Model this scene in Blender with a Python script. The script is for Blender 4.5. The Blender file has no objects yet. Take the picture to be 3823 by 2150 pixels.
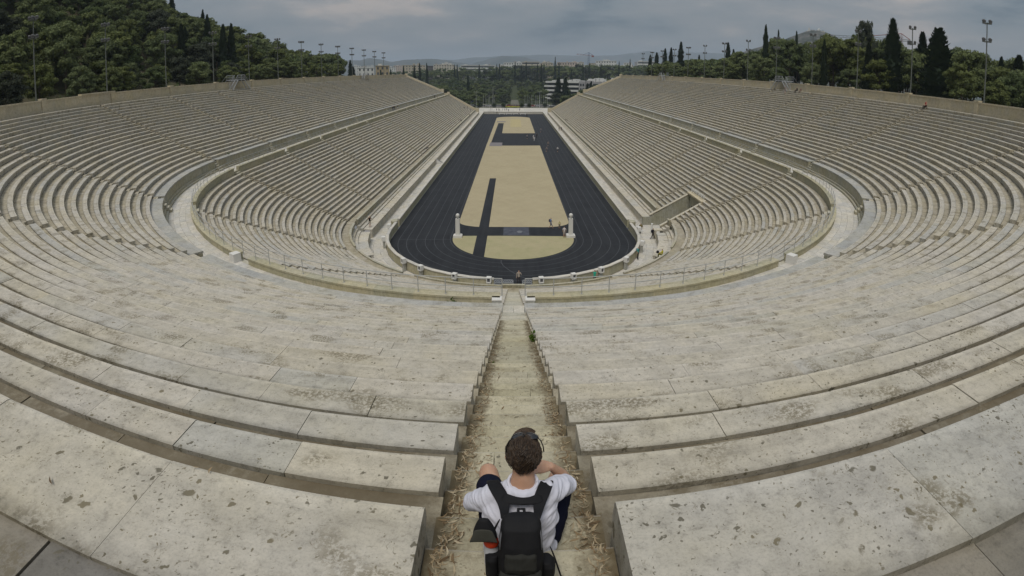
import bpy, math, random, bisect
from mathutils import Vector, Matrix, noise
random.seed(7)
R_ = math.radians
sc = bpy.context.scene
C = sc.collection
PI = math.pi

# ------------------------------------------------------------------ camera
cd = bpy.data.cameras.new('camera')
cam = bpy.data.objects.new('camera', cd); C.objects.link(cam)
cd.type = 'PANO'
cd.panorama_type = 'FISHEYE_LENS_POLYNOMIAL'
cd.sensor_fit = 'HORIZONTAL'; cd.sensor_width = 36; cd.sensor_height = 20.25
cd.fisheye_fov = R_(180)
LENS = (0.05982431920134983, -0.001017767814560347, 7.312881956157679e-05, -1.895882771870098e-06)
cd.fisheye_polynomial_k0 = 0
cd.fisheye_polynomial_k1, cd.fisheye_polynomial_k2, cd.fisheye_polynomial_k3, cd.fisheye_polynomial_k4 = [-k for k in LENS]
cd.shift_y = -460.4254 / 2150
CP = Vector((-0.04367, -63.06796, 23.05126))
cam.location = CP
_pi, _ya, _ro = R_(-10.49932), R_(-0.13176), R_(0.150757)
_f = Vector((math.sin(_ya) * math.cos(_pi), math.cos(_ya) * math.cos(_pi), math.sin(_pi)))
_r = _f.cross(Vector((0, 0, 1))).normalized(); _u = _r.cross(_f)
_R = _r * math.cos(_ro) + _u * math.sin(_ro); _U = -_r * math.sin(_ro) + _u * math.cos(_ro)
cam.rotation_euler = Matrix((_R, _U, -_f)).transposed().to_euler()
cd.clip_start = 0.05; cd.clip_end = 20000
sc.camera = cam

# ------------------------------------------------------------------ sky
SUN_EL, SUN_AZ = 62.0, 195.0          # azimuth clockwise from +y (the track's axis)
w = bpy.data.worlds.new('World'); sc.world = w; w.use_nodes = True
nt = w.node_tree; N = nt.nodes; L = nt.links
bg = N['Background']; bg.inputs[1].default_value = 0.10
sky = N.new('ShaderNodeTexSky'); sky.sky_type = 'NISHITA'; sky.sun_disc = False
sky.sun_elevation = R_(SUN_EL); sky.sun_rotation = R_(SUN_AZ); sky.dust_density = 3
tc = N.new('ShaderNodeTexCoord')
mp = N.new('ShaderNodeMapping'); mp.inputs['Scale'].default_value = (1.0, 1.0, 4.2); mp.inputs['Location'].default_value = (1.9, .2, .6)
L.new(tc.outputs['Generated'], mp.inputs[0])
n1 = N.new('ShaderNodeTexNoise'); n1.inputs['Scale'].default_value = 2.1; n1.inputs['Detail'].default_value = 7; n1.inputs['Roughness'].default_value = .58; n1.inputs['Distortion'].default_value = .1
L.new(mp.outputs[0], n1.inputs['Vector'])
cr = N.new('ShaderNodeValToRGB'); e = cr.color_ramp.elements
e[0].position = .39; e[0].color = (.60, .84, 1.05, 1)
e[1].position = .64; e[1].color = (2.7, 2.4, 2.2, 1)
x = e.new(.46); x.color = (1.20, 1.38, 1.52, 1)
x = e.new(.56); x.color = (1.62, 1.68, 1.74, 1)
L.new(n1.outputs[0], cr.inputs[0])
mx = N.new('ShaderNodeMix'); mx.data_type = 'RGBA'; mx.inputs[0].default_value = .96
L.new(sky.outputs[0], mx.inputs[6]); L.new(cr.outputs[0], mx.inputs[7])
# an overcast vault: about three times brighter overhead than at the skyline
sx_ = N.new('ShaderNodeSeparateXYZ'); L.new(tc.outputs['Generated'], sx_.inputs[0])
cl_ = N.new('ShaderNodeMath'); cl_.operation = 'MULTIPLY_ADD'; cl_.use_clamp = False; L.new(sx_.outputs[2], cl_.inputs[0]); cl_.inputs[1].default_value = 2.0; cl_.inputs[2].default_value = .92
c2_ = N.new('ShaderNodeMath'); c2_.operation = 'MAXIMUM'; L.new(cl_.outputs[0], c2_.inputs[0]); c2_.inputs[1].default_value = .92
m2_ = N.new('ShaderNodeVectorMath'); m2_.operation = 'SCALE'; L.new(mx.outputs[2], m2_.inputs[0]); L.new(c2_.outputs[0], m2_.inputs['Scale'])
L.new(m2_.outputs[0], bg.inputs[0])
sl = bpy.data.lights.new('sun', 'SUN'); sl.energy = 1.25; sl.angle = R_(20); sl.color = (1.0, .95, .86)
so = bpy.data.objects.new('sun', sl); C.objects.link(so)
_d = Vector((math.sin(R_(SUN_AZ)) * math.cos(R_(SUN_EL)), math.cos(R_(SUN_AZ)) * math.cos(R_(SUN_EL)), math.sin(R_(SUN_EL))))
so.rotation_euler = _d.to_track_quat('Z', 'Y').to_euler(); so.location = (0, 0, 300)
vs = sc.view_settings
vs.view_transform = 'Standard'; vs.look = 'None'; vs.gamma = 1; vs.use_curve_mapping = False; vs.exposure = 0.46
sc.render.engine = 'CYCLES'
try:
    sc.cycles.use_denoising = True; sc.cycles.denoiser = 'OPENIMAGEDENOISE'
except Exception: pass
sc.cycles.max_bounces = 6; sc.cycles.diffuse_bounces = 3; sc.cycles.transparent_max_bounces = 6; sc.cycles.volume_bounces = 0

# ------------------------------------------------------------------ materials
def mat(name, col, rough=.85, spec=.25, metal=0.):
    m = bpy.data.materials.new(name); m.use_nodes = True
    b = m.node_tree.nodes['Principled BSDF']
    b.inputs['Base Color'].default_value = (*col, 1); b.inputs['Roughness'].default_value = rough
    b.inputs['Specular IOR Level'].default_value = spec; b.inputs['Metallic'].default_value = metal
    return m
class G:
    """small helper round one material's nodes"""
    def __init__(s, m): s.m = m; s.N = m.node_tree.nodes; s.L = m.node_tree.links; s.b = s.N['Principled BSDF']
    def n(s, t, **kw):
        o = s.N.new(t)
        for k, v in kw.items():
            if k[0] == 'i' and k[1:].isdigit(): s.put(v, o.inputs[int(k[1:])])
            elif k.startswith('in_'): s.put(v, o.inputs[k[3:].replace('_', ' ')])
            else: setattr(o, k, v)
        return o
    def put(s, v, sock):
        if isinstance(v, bpy.types.NodeSocket): s.L.new(v, sock)
        elif isinstance(v, bpy.types.Node): s.L.new(v.outputs[0], sock)
        else:
            try: sock.default_value = v
            except Exception: sock.default_value = (*v, 1)
    def pos(s): return s.n('ShaderNodeTexCoord').outputs['Object']
    def noise(s, vec, scale, detail=4, rough=.5, dist=0):
        return s.n('ShaderNodeTexNoise', in_Vector=vec, in_Scale=scale, in_Detail=detail, in_Roughness=rough, in_Distortion=dist).outputs[0]
    def ramp(s, f, pts, interp='LINEAR'):
        r = s.n('ShaderNodeValToRGB', i0=f); e = r.color_ramp.elements; r.color_ramp.interpolation = interp
        while len(e) > 1: e.remove(e[-1])
        for i, (p, c) in enumerate(pts):
            if not hasattr(c, '__len__'): c = (c, c, c)
            x = e[0] if i == 0 else e.new(p); x.position = p; x.color = (*c, 1)
        return r.outputs[0]
    def math(s, op, a, b=0., c=0.):
        return s.n('ShaderNodeMath', operation=op, i0=a, i1=b, i2=c).outputs[0]
    def mix(s, f, a, b, mode='MIX'):
        o = s.n('ShaderNodeMix', data_type='RGBA', blend_type=mode, i0=f); s.put(a, o.inputs[6]); s.put(b, o.inputs[7]); return o.outputs[2]
    def sc(s, vec, x, y, z, loc=(0, 0, 0)):
        return s.n('ShaderNodeMapping', in_Vector=vec, in_Scale=(x, y, z), in_Location=loc).outputs[0]
    def attr(s, nm): return s.n('ShaderNodeAttribute', attribute_name=nm).outputs['Fac']
    def col(s, c): s.put(c, s.b.inputs['Base Color'])
    def bump(s, h, strength, dist): s.put(s.n('ShaderNodeBump', in_Strength=strength, in_Distance=dist, in_Height=h), s.b.inputs['Normal'])

def stone(name, palette, lichen=1., grime_shade=.7, stair=False, dirt=0., bench=False):
    m = mat(name, palette[0], .88, .2); g = G(m); p = g.pos(); rnd = g.attr('rnd')
    n = len(palette)
    base = g.ramp(rnd, [(i / n, c) for i, c in enumerate(palette)], 'CONSTANT')
    # slow cloudiness and fine grain
    big = g.noise(p, .55, 5, .6)
    base = g.mix(g.ramp(big, [(.40, 0.), (.68, .55)]), base, g.mix(1., base, (1.03, .98, .80), 'MULTIPLY'))
    off = g.n('ShaderNodeVectorMath', operation='SCALE', i0=(13., 7., 3.)); g.put(rnd, off.inputs['Scale'])
    pv = g.n('ShaderNodeVectorMath', operation='ADD', i0=p, i1=off.outputs[0]).outputs[0]
    vein = g.noise(g.sc(pv, 1.2, 5.5, 4), 1.6, 6, .62, 1.5)
    base = g.mix(g.ramp(vein, [(.30, .55), (.46, 0.), (.60, 0.), (.78, .22)]), base, g.mix(1., base, (.78, .785, .79), 'MULTIPLY'))
    mott = g.noise(pv, 11, 7, .74)
    base = g.mix(1., base, g.ramp(mott, [(.30, .62), (.46, .95), (.56, 1.), (.75, 1.10)]), 'MULTIPLY')
    mid = g.noise(pv, 2.6, 4, .6)
    base = g.mix(1., base, g.ramp(mid, [(.30, .84), (.52, 1.), (.75, 1.08)]), 'MULTIPLY')
    grain = g.noise(p, 55, 3, .75)
    base = g.mix(.55, base, g.mix(1., base, g.ramp(grain, [(.30, .68), (.5, 1.), (.8, 1.10)]), 'MULTIPLY'))
    # lichen: round spots in patches, at two sizes
    if lichen:
        wob = g.noise(p, 9, 3, .6)
        wv = g.n('ShaderNodeVectorMath', operation='SCALE', i0=(1., 1., 1.)); g.put(g.math('MULTIPLY', wob, .16), wv.inputs['Scale'])
        pw = g.n('ShaderNodeVectorMath', operation='ADD', i0=pv, i1=wv.outputs[0]).outputs[0]
        patch = g.noise(pv, .9, 3, .6)
        tot = None
        for scl, thr, amt in ((6.5, .30, .85), (15., .36, .85), (36., .40, .7)):
            v = g.n('ShaderNodeTexVoronoi', in_Vector=pw, in_Scale=scl)
            cellr = g.n('ShaderNodeSeparateColor', i0=v.outputs['Color'])
            keep = g.math('GREATER_THAN', g.math('ADD', cellr.outputs[0], g.math('MULTIPLY', g.math('SUBTRACT', patch, .5), 2.6)), 1.0 - .12 * lichen)
            rad = g.math('MULTIPLY', cellr.outputs[1], thr)
            edge = g.math('MULTIPLY', g.math('SUBTRACT', rad, v.outputs['Distance']), 14.)
            sp = g.math('MULTIPLY', g.math('MINIMUM', g.math('MAXIMUM', edge, 0.), 1.), keep)
            sp = g.math('MULTIPLY', sp, amt)
            tot = sp if tot is None else g.math('MAXIMUM', tot, sp)
        lc = g.mix(g.ramp(g.noise(p, 3.1, 2), [(.42, 0.), (.58, 1.)]), (.105, .095, .068), (.165, .14, .085))
        base = g.mix(g.math('MULTIPLY', tot, min(1., lichen)), base, lc)
        # crusty brown field where lichen runs together
        f = g.noise(g.sc(pv, 1, 1.6, 1), 1.15, 2, .5); f2 = g.noise(p, 26, 5, .75)
        fld = g.math('MULTIPLY', g.ramp(f, [(.56, 0.), (.66, 1.)]), g.ramp(f2, [(.44, 0.), (.54, 1.)]))
        base = g.mix(g.math('MULTIPLY', fld, .72 * min(1., lichen)), base, (.15, .125, .075))
    if lichen > .8:
        sc1 = g.noise(g.n('ShaderNodeMapping', in_Vector=pw, in_Scale=(60., 13., 13.), in_Rotation=(0, 0, .5)).outputs[0], 1., 2, .5)
        sc2 = g.noise(g.n('ShaderNodeMapping', in_Vector=pw, in_Scale=(12., 52., 12.), in_Rotation=(0, 0, -.4)).outputs[0], 1., 2, .5)
        dash = g.math('MULTIPLY', g.ramp(g.math('MAXIMUM', sc1, sc2), [(.655, 0.), (.70, .6)]), g.ramp(g.noise(pv, 1.7, 3, .6), [(.42, .15), (.60, 1.)]))
        base = g.mix(dash, base, (.20, .18, .135))
    # grimy drips, plus shade painted into the colour of upright faces
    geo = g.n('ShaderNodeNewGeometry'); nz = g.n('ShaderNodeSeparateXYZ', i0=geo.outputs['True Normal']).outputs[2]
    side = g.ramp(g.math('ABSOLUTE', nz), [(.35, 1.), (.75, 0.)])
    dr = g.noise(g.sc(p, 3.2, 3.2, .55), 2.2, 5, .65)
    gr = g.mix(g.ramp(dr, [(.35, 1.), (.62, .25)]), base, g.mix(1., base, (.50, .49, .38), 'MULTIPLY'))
    base = g.mix(g.math('MULTIPLY', side, grime_shade), base, gr)
    if bench:      # clean worn lip along the front, darker just behind it and towards the back of each seat
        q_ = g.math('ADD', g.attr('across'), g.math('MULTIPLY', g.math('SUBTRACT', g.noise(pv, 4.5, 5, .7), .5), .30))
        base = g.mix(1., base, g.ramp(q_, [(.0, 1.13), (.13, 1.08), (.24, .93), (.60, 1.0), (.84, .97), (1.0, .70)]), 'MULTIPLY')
    if dirt:       # soil and dead lichen lying in the sunken footway
        dn_ = g.noise(g.sc(pv, 1., 1., 1.), 1.1, 7, .72)
        base = g.mix(g.ramp(dn_, [(.38, .9 * dirt), (.52, .7 * dirt), (.64, .12 * dirt)]), base, (.12, .095, .060))
    if stair:      # trodden dust and brown leaf dirt gathered at the two sides of the flight
        ax_ = g.math('ABSOLUTE', g.n('ShaderNodeSeparateXYZ', i0=p).outputs[0])
        e_ = g.math('ADD', ax_, g.math('MULTIPLY', g.math('SUBTRACT', g.noise(p, 7, 5, .7), .5), .55))
        base = g.mix(g.ramp(e_, [(.30, 0.), (.44, .7), (.52, .9)]), base, (.105, .078, .042))
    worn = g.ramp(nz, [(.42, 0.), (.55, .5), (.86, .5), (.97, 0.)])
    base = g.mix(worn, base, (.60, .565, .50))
    g.col(base)
    h = g.math('ADD', g.math('MULTIPLY', g.noise(p, 14, 6, .7), .7), g.math('MULTIPLY', grain, .35))
    g.bump(h, .5, .012)
    return m

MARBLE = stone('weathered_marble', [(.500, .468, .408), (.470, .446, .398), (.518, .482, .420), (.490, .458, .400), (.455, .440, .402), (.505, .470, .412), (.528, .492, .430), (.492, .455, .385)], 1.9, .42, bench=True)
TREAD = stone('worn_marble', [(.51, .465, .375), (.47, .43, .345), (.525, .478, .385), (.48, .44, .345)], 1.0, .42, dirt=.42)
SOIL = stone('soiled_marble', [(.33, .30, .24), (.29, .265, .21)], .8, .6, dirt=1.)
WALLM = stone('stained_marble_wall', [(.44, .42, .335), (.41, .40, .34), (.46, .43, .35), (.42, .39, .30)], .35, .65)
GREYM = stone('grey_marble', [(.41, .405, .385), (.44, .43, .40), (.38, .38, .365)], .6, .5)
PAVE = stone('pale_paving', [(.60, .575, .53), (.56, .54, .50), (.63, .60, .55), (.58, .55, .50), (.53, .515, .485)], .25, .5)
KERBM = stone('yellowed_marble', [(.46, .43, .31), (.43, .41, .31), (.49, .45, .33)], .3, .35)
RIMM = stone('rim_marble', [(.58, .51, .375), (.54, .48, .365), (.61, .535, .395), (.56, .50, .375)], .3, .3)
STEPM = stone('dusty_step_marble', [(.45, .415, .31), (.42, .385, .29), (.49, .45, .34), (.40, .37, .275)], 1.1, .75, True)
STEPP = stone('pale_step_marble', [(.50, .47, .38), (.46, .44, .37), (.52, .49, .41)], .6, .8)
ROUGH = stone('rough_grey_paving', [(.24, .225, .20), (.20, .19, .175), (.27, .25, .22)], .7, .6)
COREM = mat('dark_mortar', (.055, .048, .036), .95, .1)

# ------------------------------------------------------------------ mesh helpers
class MB:
    def __init__(s): s.v = []; s.f = []; s.r = []; s.mi = []; s.q = None
    def add(s, vs, fs, rnd=None, mi=0):
        b = len(s.v); s.v.extend(vs); s.f.extend([tuple(b + i for i in f) for f in fs])
        if rnd is None: rnd = random.random()
        s.r.extend([rnd] * len(vs)); s.mi.extend([mi] * len(fs)); return s
    def box(s, x0, y0, z0, x1, y1, z1, rnd=None, mi=0):
        v = [(x, y, z) for z in (z0, z1) for x, y in ((x0, y0), (x1, y0), (x1, y1), (x0, y1))]
        return s.add(v, [(3, 2, 1, 0), (4, 5, 6, 7), (0, 1, 5, 4), (1, 2, 6, 5), (2, 3, 7, 6), (3, 0, 4, 7)], rnd, mi)
    def hexa(s, p, rnd=None, mi=0):       # 8 points: bottom ring then top ring
        return s.add(p, [(3, 2, 1, 0), (4, 5, 6, 7), (0, 1, 5, 4), (1, 2, 6, 5), (2, 3, 7, 6), (3, 0, 4, 7)], rnd, mi)
    def cap(s, ring, flip=False):
        return tuple(reversed(ring)) if flip else tuple(ring)
    def prism(s, A, B, rnd=None, mi=0):   # two matching profile rings
        n = len(A); f = [tuple(range(n))[::-1], tuple(range(n, 2 * n))]
        f += [(i, (i + 1) % n, n + (i + 1) % n, n + i) for i in range(n)]
        return s.add(list(A) + list(B), f, rnd, mi)
    def tube(s, pts, r, n=8, r2=None, rnd=None, mi=0, caps=True):
        pts = [Vector(p) for p in pts]; m = len(pts); V = []; F = []
        for k, p in enumerate(pts):
            d = (pts[min(k + 1, m - 1)] - pts[max(k - 1, 0)]).normalized()
            a = d.cross(Vector((0, 0, 1)));
            if a.length < 1e-3: a = Vector((1, 0, 0))
            a.normalize(); b = d.cross(a)
            rr = r if r2 is None else r + (r2 - r) * k / max(1, m - 1)
            if hasattr(r, '__len__'): rr = r[k]
            for i in range(n):
                t = 2 * PI * i / n; V.append(tuple(p + a * math.cos(t) * rr + b * math.sin(t) * rr))
        for k in range(m - 1):
            for i in range(n):
                F.append((k * n + i, k * n + (i + 1) % n, (k + 1) * n + (i + 1) % n, (k + 1) * n + i))
        if caps: F.append(tuple(range(n))[::-1]); F.append(tuple(range((m - 1) * n, m * n)))
        return s.add(V, F, rnd, mi)
    def lathe(s, c, prof, n=12, rnd=None, mi=0):
        V = []; F = []
        for r, z in prof:
            for i in range(n):
                t = 2 * PI * i / n; V.append((c[0] + r * math.cos(t), c[1] + r * math.sin(t), c[2] + z))
        for k in range(len(prof) - 1):
            for i in range(n): F.append((k * n + i, k * n + (i + 1) % n, (k + 1) * n + (i + 1) % n, (k + 1) * n + i))
        F.append(tuple(range(n))[::-1]); F.append(tuple(range((len(prof) - 1) * n, len(prof) * n)))
        return s.add(V, F, rnd, mi)
    def mesh(s, name, mats):
        me = bpy.data.meshes.new(name); me.from_pydata(s.v, [], s.f)
        if not hasattr(mats, '__len__'): mats = [mats]
        for m in mats: me.materials.append(m)
        if len(mats) > 1: me.polygons.foreach_set('material_index', s.mi)
        a = me.attributes.new('rnd', 'FLOAT', 'POINT'); a.data.foreach_set('value', s.r)
        if s.q and len(s.q) == len(s.v): a = me.attributes.new('across', 'FLOAT', 'POINT'); a.data.foreach_set('value', s.q)
        me.update(); return me
    def obj(s, name, mats, parent=None, smooth=False):
        me = s.mesh(name, mats)
        if smooth: me.polygons.foreach_set('use_smooth', [True] * len(me.polygons))
        return link(name, me, parent)
def link(name, me, parent=None):
    o = bpy.data.objects.new(name, me); C.objects.link(o)
    if parent: o.parent = parent
    return o
def thing(name, label, cat, loc=(0, 0, 0), rz=0, group=None):
    o = bpy.data.objects.new(name, None); C.objects.link(o); o.location = loc; o.rotation_euler = (0, 0, rz)
    o.empty_display_size = .3
    return tag(o, label, cat, group)
def tag(o, label, cat, group=None):
    o['label'] = label; o['category'] = cat
    if group: o['group'] = group
    return o
def struct(o, kind='structure'): o['kind'] = kind; return o
def dup(root, loc, rz, label, group=None, scale=None):
    kids = list(root.children)
    r = root.copy(); C.objects.link(r); r.location = loc; r.rotation_euler = (0, 0, rz); r['label'] = label
    if scale: r.scale = scale
    if group: r['group'] = group
    for ch in kids:
        c = ch.copy(); C.objects.link(c); c.parent = r
        for g2 in list(ch.children):
            d = g2.copy(); C.objects.link(d); d.parent = c
    return r

# ------------------------------------------------------------------ the horseshoe
RK = [17.3, 20.05, 22.6, 37.3, 39.8, 40.9, 59.8, 60.7, 61.3, 75.0]
EX = [13.0, 15.8, 18.4, 38.6, 41.35, 42.5, 61.0, 61.9, 63.35, 77.0]
YC = [4.3, 4.3, 4.3, 0, 0, 0, 0, 0, 0, 0]
def _li(ys, x):
    if x <= RK[0]: return ys[0] + (x - RK[0]) * (1 if ys is EX else 0)
    i = min(bisect.bisect_right(RK, x), len(RK) - 1)
    return ys[i - 1] + (ys[i] - ys[i - 1]) * (x - RK[i - 1]) / (RK[i] - RK[i - 1])
def pt(R, w, side):
    yc = _li(YC, R)
    if w >= 0: return side * R, w + yc * max(0., 1 - w / 14.2)
    t = -w * PI / 2
    return side * R * math.cos(t), yc - (_li(EX, R) + yc) * math.sin(t)
def wstep(R, w, metres):
    """parameter step for so many metres along the ring"""
    return metres if w >= 0 else metres / ((R + _li(EX, R)) / 2 * PI / 2)
def P3(R, w, side, z): x, y = pt(R, w, side); return (x, y, z)
def w_of_y(R, y): yc = _li(YC, R); return (y - yc) / (1 - yc / 14.2) if y < 14.2 else y
LEND = 222.0
LOW = [(36.2 - .646 * j, 10.45 - .375 * j) for j in range(21)]
UPP = [(59.8 - .859 * i, 20.71 - .3636 * i) for i in range(23)]
AISLES = [-1.0, -.676, -.370, -.039, 14.2] + [14.2 + 15.6 * k for k in range(1, 14)]
def wrange(R, w0, w1, step):
    """list of parameters from w0 to w1 with about `step` metres between"""
    out = [w0]; w = w0
    while True:
        d = wstep(R, w - 1e-9 if w < 0 else w, step)
        nw = w + d
        if w < 0 < nw: nw = 0.
        if nw >= w1 - d * .3: break
        out.append(nw); w = nw
    out.append(w1); return out
def score(c, area=1.):
    d = Vector(c) - CP; D = d.length
    if D < .1: return 0
    az = math.degrees(math.atan2(d.x, d.y)); el = math.degrees(math.asin(d.z / D))
    if abs(az) > 62 and D > 9: return 0
    if el < -62: return 0
    return area * max(.05, abs(d.z) / D) / D / D

def ring_band(mb, R0, R1, z0, z1, w0, w1, side, step=2.0, rnd=None, seg_gap=0., mi=0, jit=0.):
    """a course of blocks between radii R0<R1 and heights z0<z1"""
    ws = wrange((R0 + R1) / 2, w0, w1, step)
    for a, b in zip(ws, ws[1:]):
        if seg_gap: g = wstep(R0, (a + b) / 2, seg_gap / 2); a, b = a + g, b - g
        dz = random.uniform(-jit, jit)
        q = [P3(R0, a, side, z0), P3(R1, a, side, z0), P3(R1, b, side, z0), P3(R0, b, side, z0)]
        q += [(x, y, z1 + dz) for x, y, _ in q]
        mb.hexa(q, rnd, mi)
def keep_best(pieces, parent, name, mats, limit=300, stuff_name=None):
    """pieces: (score, build(mb)) -> the `limit` that show largest become parts, the rest one stuff part"""
    pieces.sort(key=lambda t: -t[0])
    for s_, fn in pieces[:limit]:
        mb = MB(); fn(mb); mb.obj(name, mats, parent)
    if len(pieces) > limit:
        mb = MB()
        for s_, fn in pieces[limit:]: fn(mb)
        o = mb.obj(stuff_name or name + 's', mats, parent); o['kind'] = 'stuff'
# ================================================================== arena floor
def flat(name, polys, z, m, kind='structure', parent=None):
    mb = MB()
    for p in polys: mb.add([(x, y, z) for x, y in p], [tuple(range(len(p)))])
    o = mb.obj(name, m, parent)
    if kind: o['kind'] = kind
    return o
TRACKM = mat('black_track', (.014, .016, .020), .8, .3); g = G(TRACKM); p = g.pos()
c = g.mix(g.ramp(g.noise(p, .25, 4, .6), [(.35, 0.), (.7, 1.)]), (.011, .0125, .016), (.021, .023, .027))
c = g.mix(g.ramp(g.noise(g.sc(p, 1, .05, 1), 1.4, 3), [(.45, 0.), (.62, .5)]), c, (.024, .026, .030))
c = g.mix(1., c, g.ramp(g.noise(p, 30, 2, .9), [(.3, .7), (.7, 1.35)]), 'MULTIPLY'); g.col(c); g.bump(g.noise(p, 60, 3), .4, .01)
def infield(name, c1, c2, c3):
    m = mat(name, c1, .95, .1); g = G(m); p = g.pos()
    c = g.mix(g.ramp(g.noise(p, .16, 4, .6), [(.40, 0.), (.62, 1.)]), c1, c2)
    c = g.mix(g.ramp(g.noise(p, .7, 5, .7), [(.50, 0.), (.75, .7)]), c, c3)
    ch = g.n('ShaderNodeTexChecker', in_Vector=p, in_Scale=.62); c = g.mix(.045, c, g.mix(ch.outputs['Fac'], (.25, .22, .12), (.45, .40, .22)))
    c = g.mix(1., c, g.ramp(g.noise(p, 25, 3, .8), [(.3, .82), (.7, 1.14)]), 'MULTIPLY'); g.col(c); g.bump(g.noise(p, 40, 3), .4, .015)
    return m
TAN = infield('dry_turf', (.415, .355, .235), (.385, .328, .215), (.445, .382, .255))
TAN2 = infield('faded_green_turf', (.40, .352, .22), (.37, .338, .20), (.30, .30, .16))
SAND = infield('sand', (.45, .38, .21), (.42, .36, .2), (.47, .40, .23))
PAINT = mat('lane_paint', (.105, .11, .12), .8, .2)
def arcpts(cx, cy, r, a0, a1, n): return [(cx + r * math.cos(a0 + (a1 - a0) * i / n), cy + r * math.sin(a0 + (a1 - a0) * i / n)) for i in range(n + 1)]
YA = 4.3
trk = arcpts(0, YA, 17.28, PI, 2 * PI, 64) + [(17.28, 225), (-17.28, 225)]
trk_o = flat('track', [trk], 0.008, TRACKM)
gA = [(-8.62, 4.72)] + arcpts(0, YA, 8.62, PI, 2 * PI, 48) + [(8.72, 4.72)]
flat('infield_near', [gA], 0.012, TAN2)
def rc(x, y, r, a0): return arcpts(x, y, r, a0, a0 + PI / 2, 8)
gB = rc(-8.55 + 4.2, 8.9 + 2.6, 2.6, PI)
gB = [(-8.55 + 4.2 - (4.2) * math.cos(t), 11.6 - 2.75 * math.sin(t)) for t in [i * PI / 16 for i in range(9)]] + \
     [(8.8 - 4.2 + 4.2 * math.sin(t), 11.6 - 2.75 * math.cos(t)) for t in [i * PI / 16 for i in range(9)]] + [(8.85, 96.4), (-9.0, 96.0)]
flat('infield_middle', [gB], 0.012, TAN)
gC = [(-4.5, 130.7), (8.75, 130.7), (8.8, 199)] + [(8.8 * math.cos(t), 199 + 8.5 * math.sin(t)) for t in [i * PI / 24 for i in range(1, 24)]] + [(-9.0, 199), (-9.0, 96.0), (-7.75, 96.0), (-7.2, 171), (-4.6, 171)]
flat('infield_far', [gC], 0.0125, TAN)
flat('sand_patch', [[(-1.4, 154.4), (3.7, 154.4), (3.7, 193), (-1.4, 193)], [(-1.6, 202.5), (2.4, 202.5), (2.2, 206), (-1.4, 206)]], 0.017, SAND)
flat('runway', [[(-5.25, 2.2 - 4.9), (-3.72, -3.5), (-3.72, 4.72), (-5.25, 4.72)], [(-5.22, 8.6), (-3.72, 8.6), (-3.9, 44.1), (-5.32, 44.1)], [(-7.2, 103.3), (-4.55, 103.3), (-4.7, 171.2), (-7.15, 171.2)]], 0.0165, TRACKM)
MATM = mat('grey_mat', (.20, .185, .19), .9, .2)
BLUEM = mat('blue_grey_mat', (.055, .062, .082), .8, .3); g = G(BLUEM); p = g.pos(); g.col(g.mix(g.ramp(g.noise(p, 1.3, 5, .7), [(.4, 0.), (.7, 1.)]), (.05, .056, .075), (.095, .10, .12)))
def matbox(x0, y0, x1, y1, m, label, h=.05):
    mb = MB(); mb.box(x0, y0, .017, x1, y1, h, .5); tag(mb.obj('ground_mat', m), label, 'mat')
matbox(-7.95, 94.9, -3.76, 103.2, MATM, 'grey mat at the near end of the far black runway')
matbox(-8.1, 175.7, -3.8, 180, MATM, 'small grey mat at the far end of the black runway')
matbox(-1.46, 4.93, 2.36, 8.75, BLUEM, 'blue grey sheet lying on the black cross strip between the two herms', .022)
# lane lines: the eight joined white lines of the track
mb = MB()
def line_strip(mb, pts, wd, z=.0145):
    for a, b in zip(pts, pts[1:]):
        a = Vector((*a, z)); b = Vector((*b, z)); d = (b - a); n_ = Vector((-d.y, d.x, 0)).normalized() * wd / 2
        mb.add([tuple(a - n_), tuple(b - n_), tuple(b + n_), tuple(a + n_)], [(0, 1, 2, 3)])
for r in (8.95, 9.94, 11.17, 12.42, 13.68, 14.95, 16.1):
    line_strip(mb, [(-r, 218)] + [(-r, y) for y in range(200, 4, -14)] + arcpts(0, YA, r, PI, 2 * PI, 60) + [(r, y) for y in range(6, 218, 14)], .045)
line_strip(mb, [(-16.2, 3.2), (-8.9, 3.2)], .05); 
line_strip(mb, [(-1.5, -4.6), (-1.5, -5.3), (-1.2, -6.4), (-.5, -7.7), (.6, -9.3), (2.2, -10.9), (3.6, -12.0)], .07, .0185)
struct(mb.obj('lane_markings', PAINT))
mb = MB(); m_ = mat('faded_emblem', (.16, .17, .19), .8, .3)
mb.lathe((.95, 6.6, .0235), [(.42, 0), (.42, .004)], 16); mb.add([(.6, 6.0, .0285), (1.3, 6.0, .0285), (1.15, 6.3, .0285), (.75, 6.3, .0285)], [(0, 1, 2, 3)])
tag(mb.obj('emblem', m_), 'faded round emblem with a stand on the blue grey sheet', 'emblem')

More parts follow.
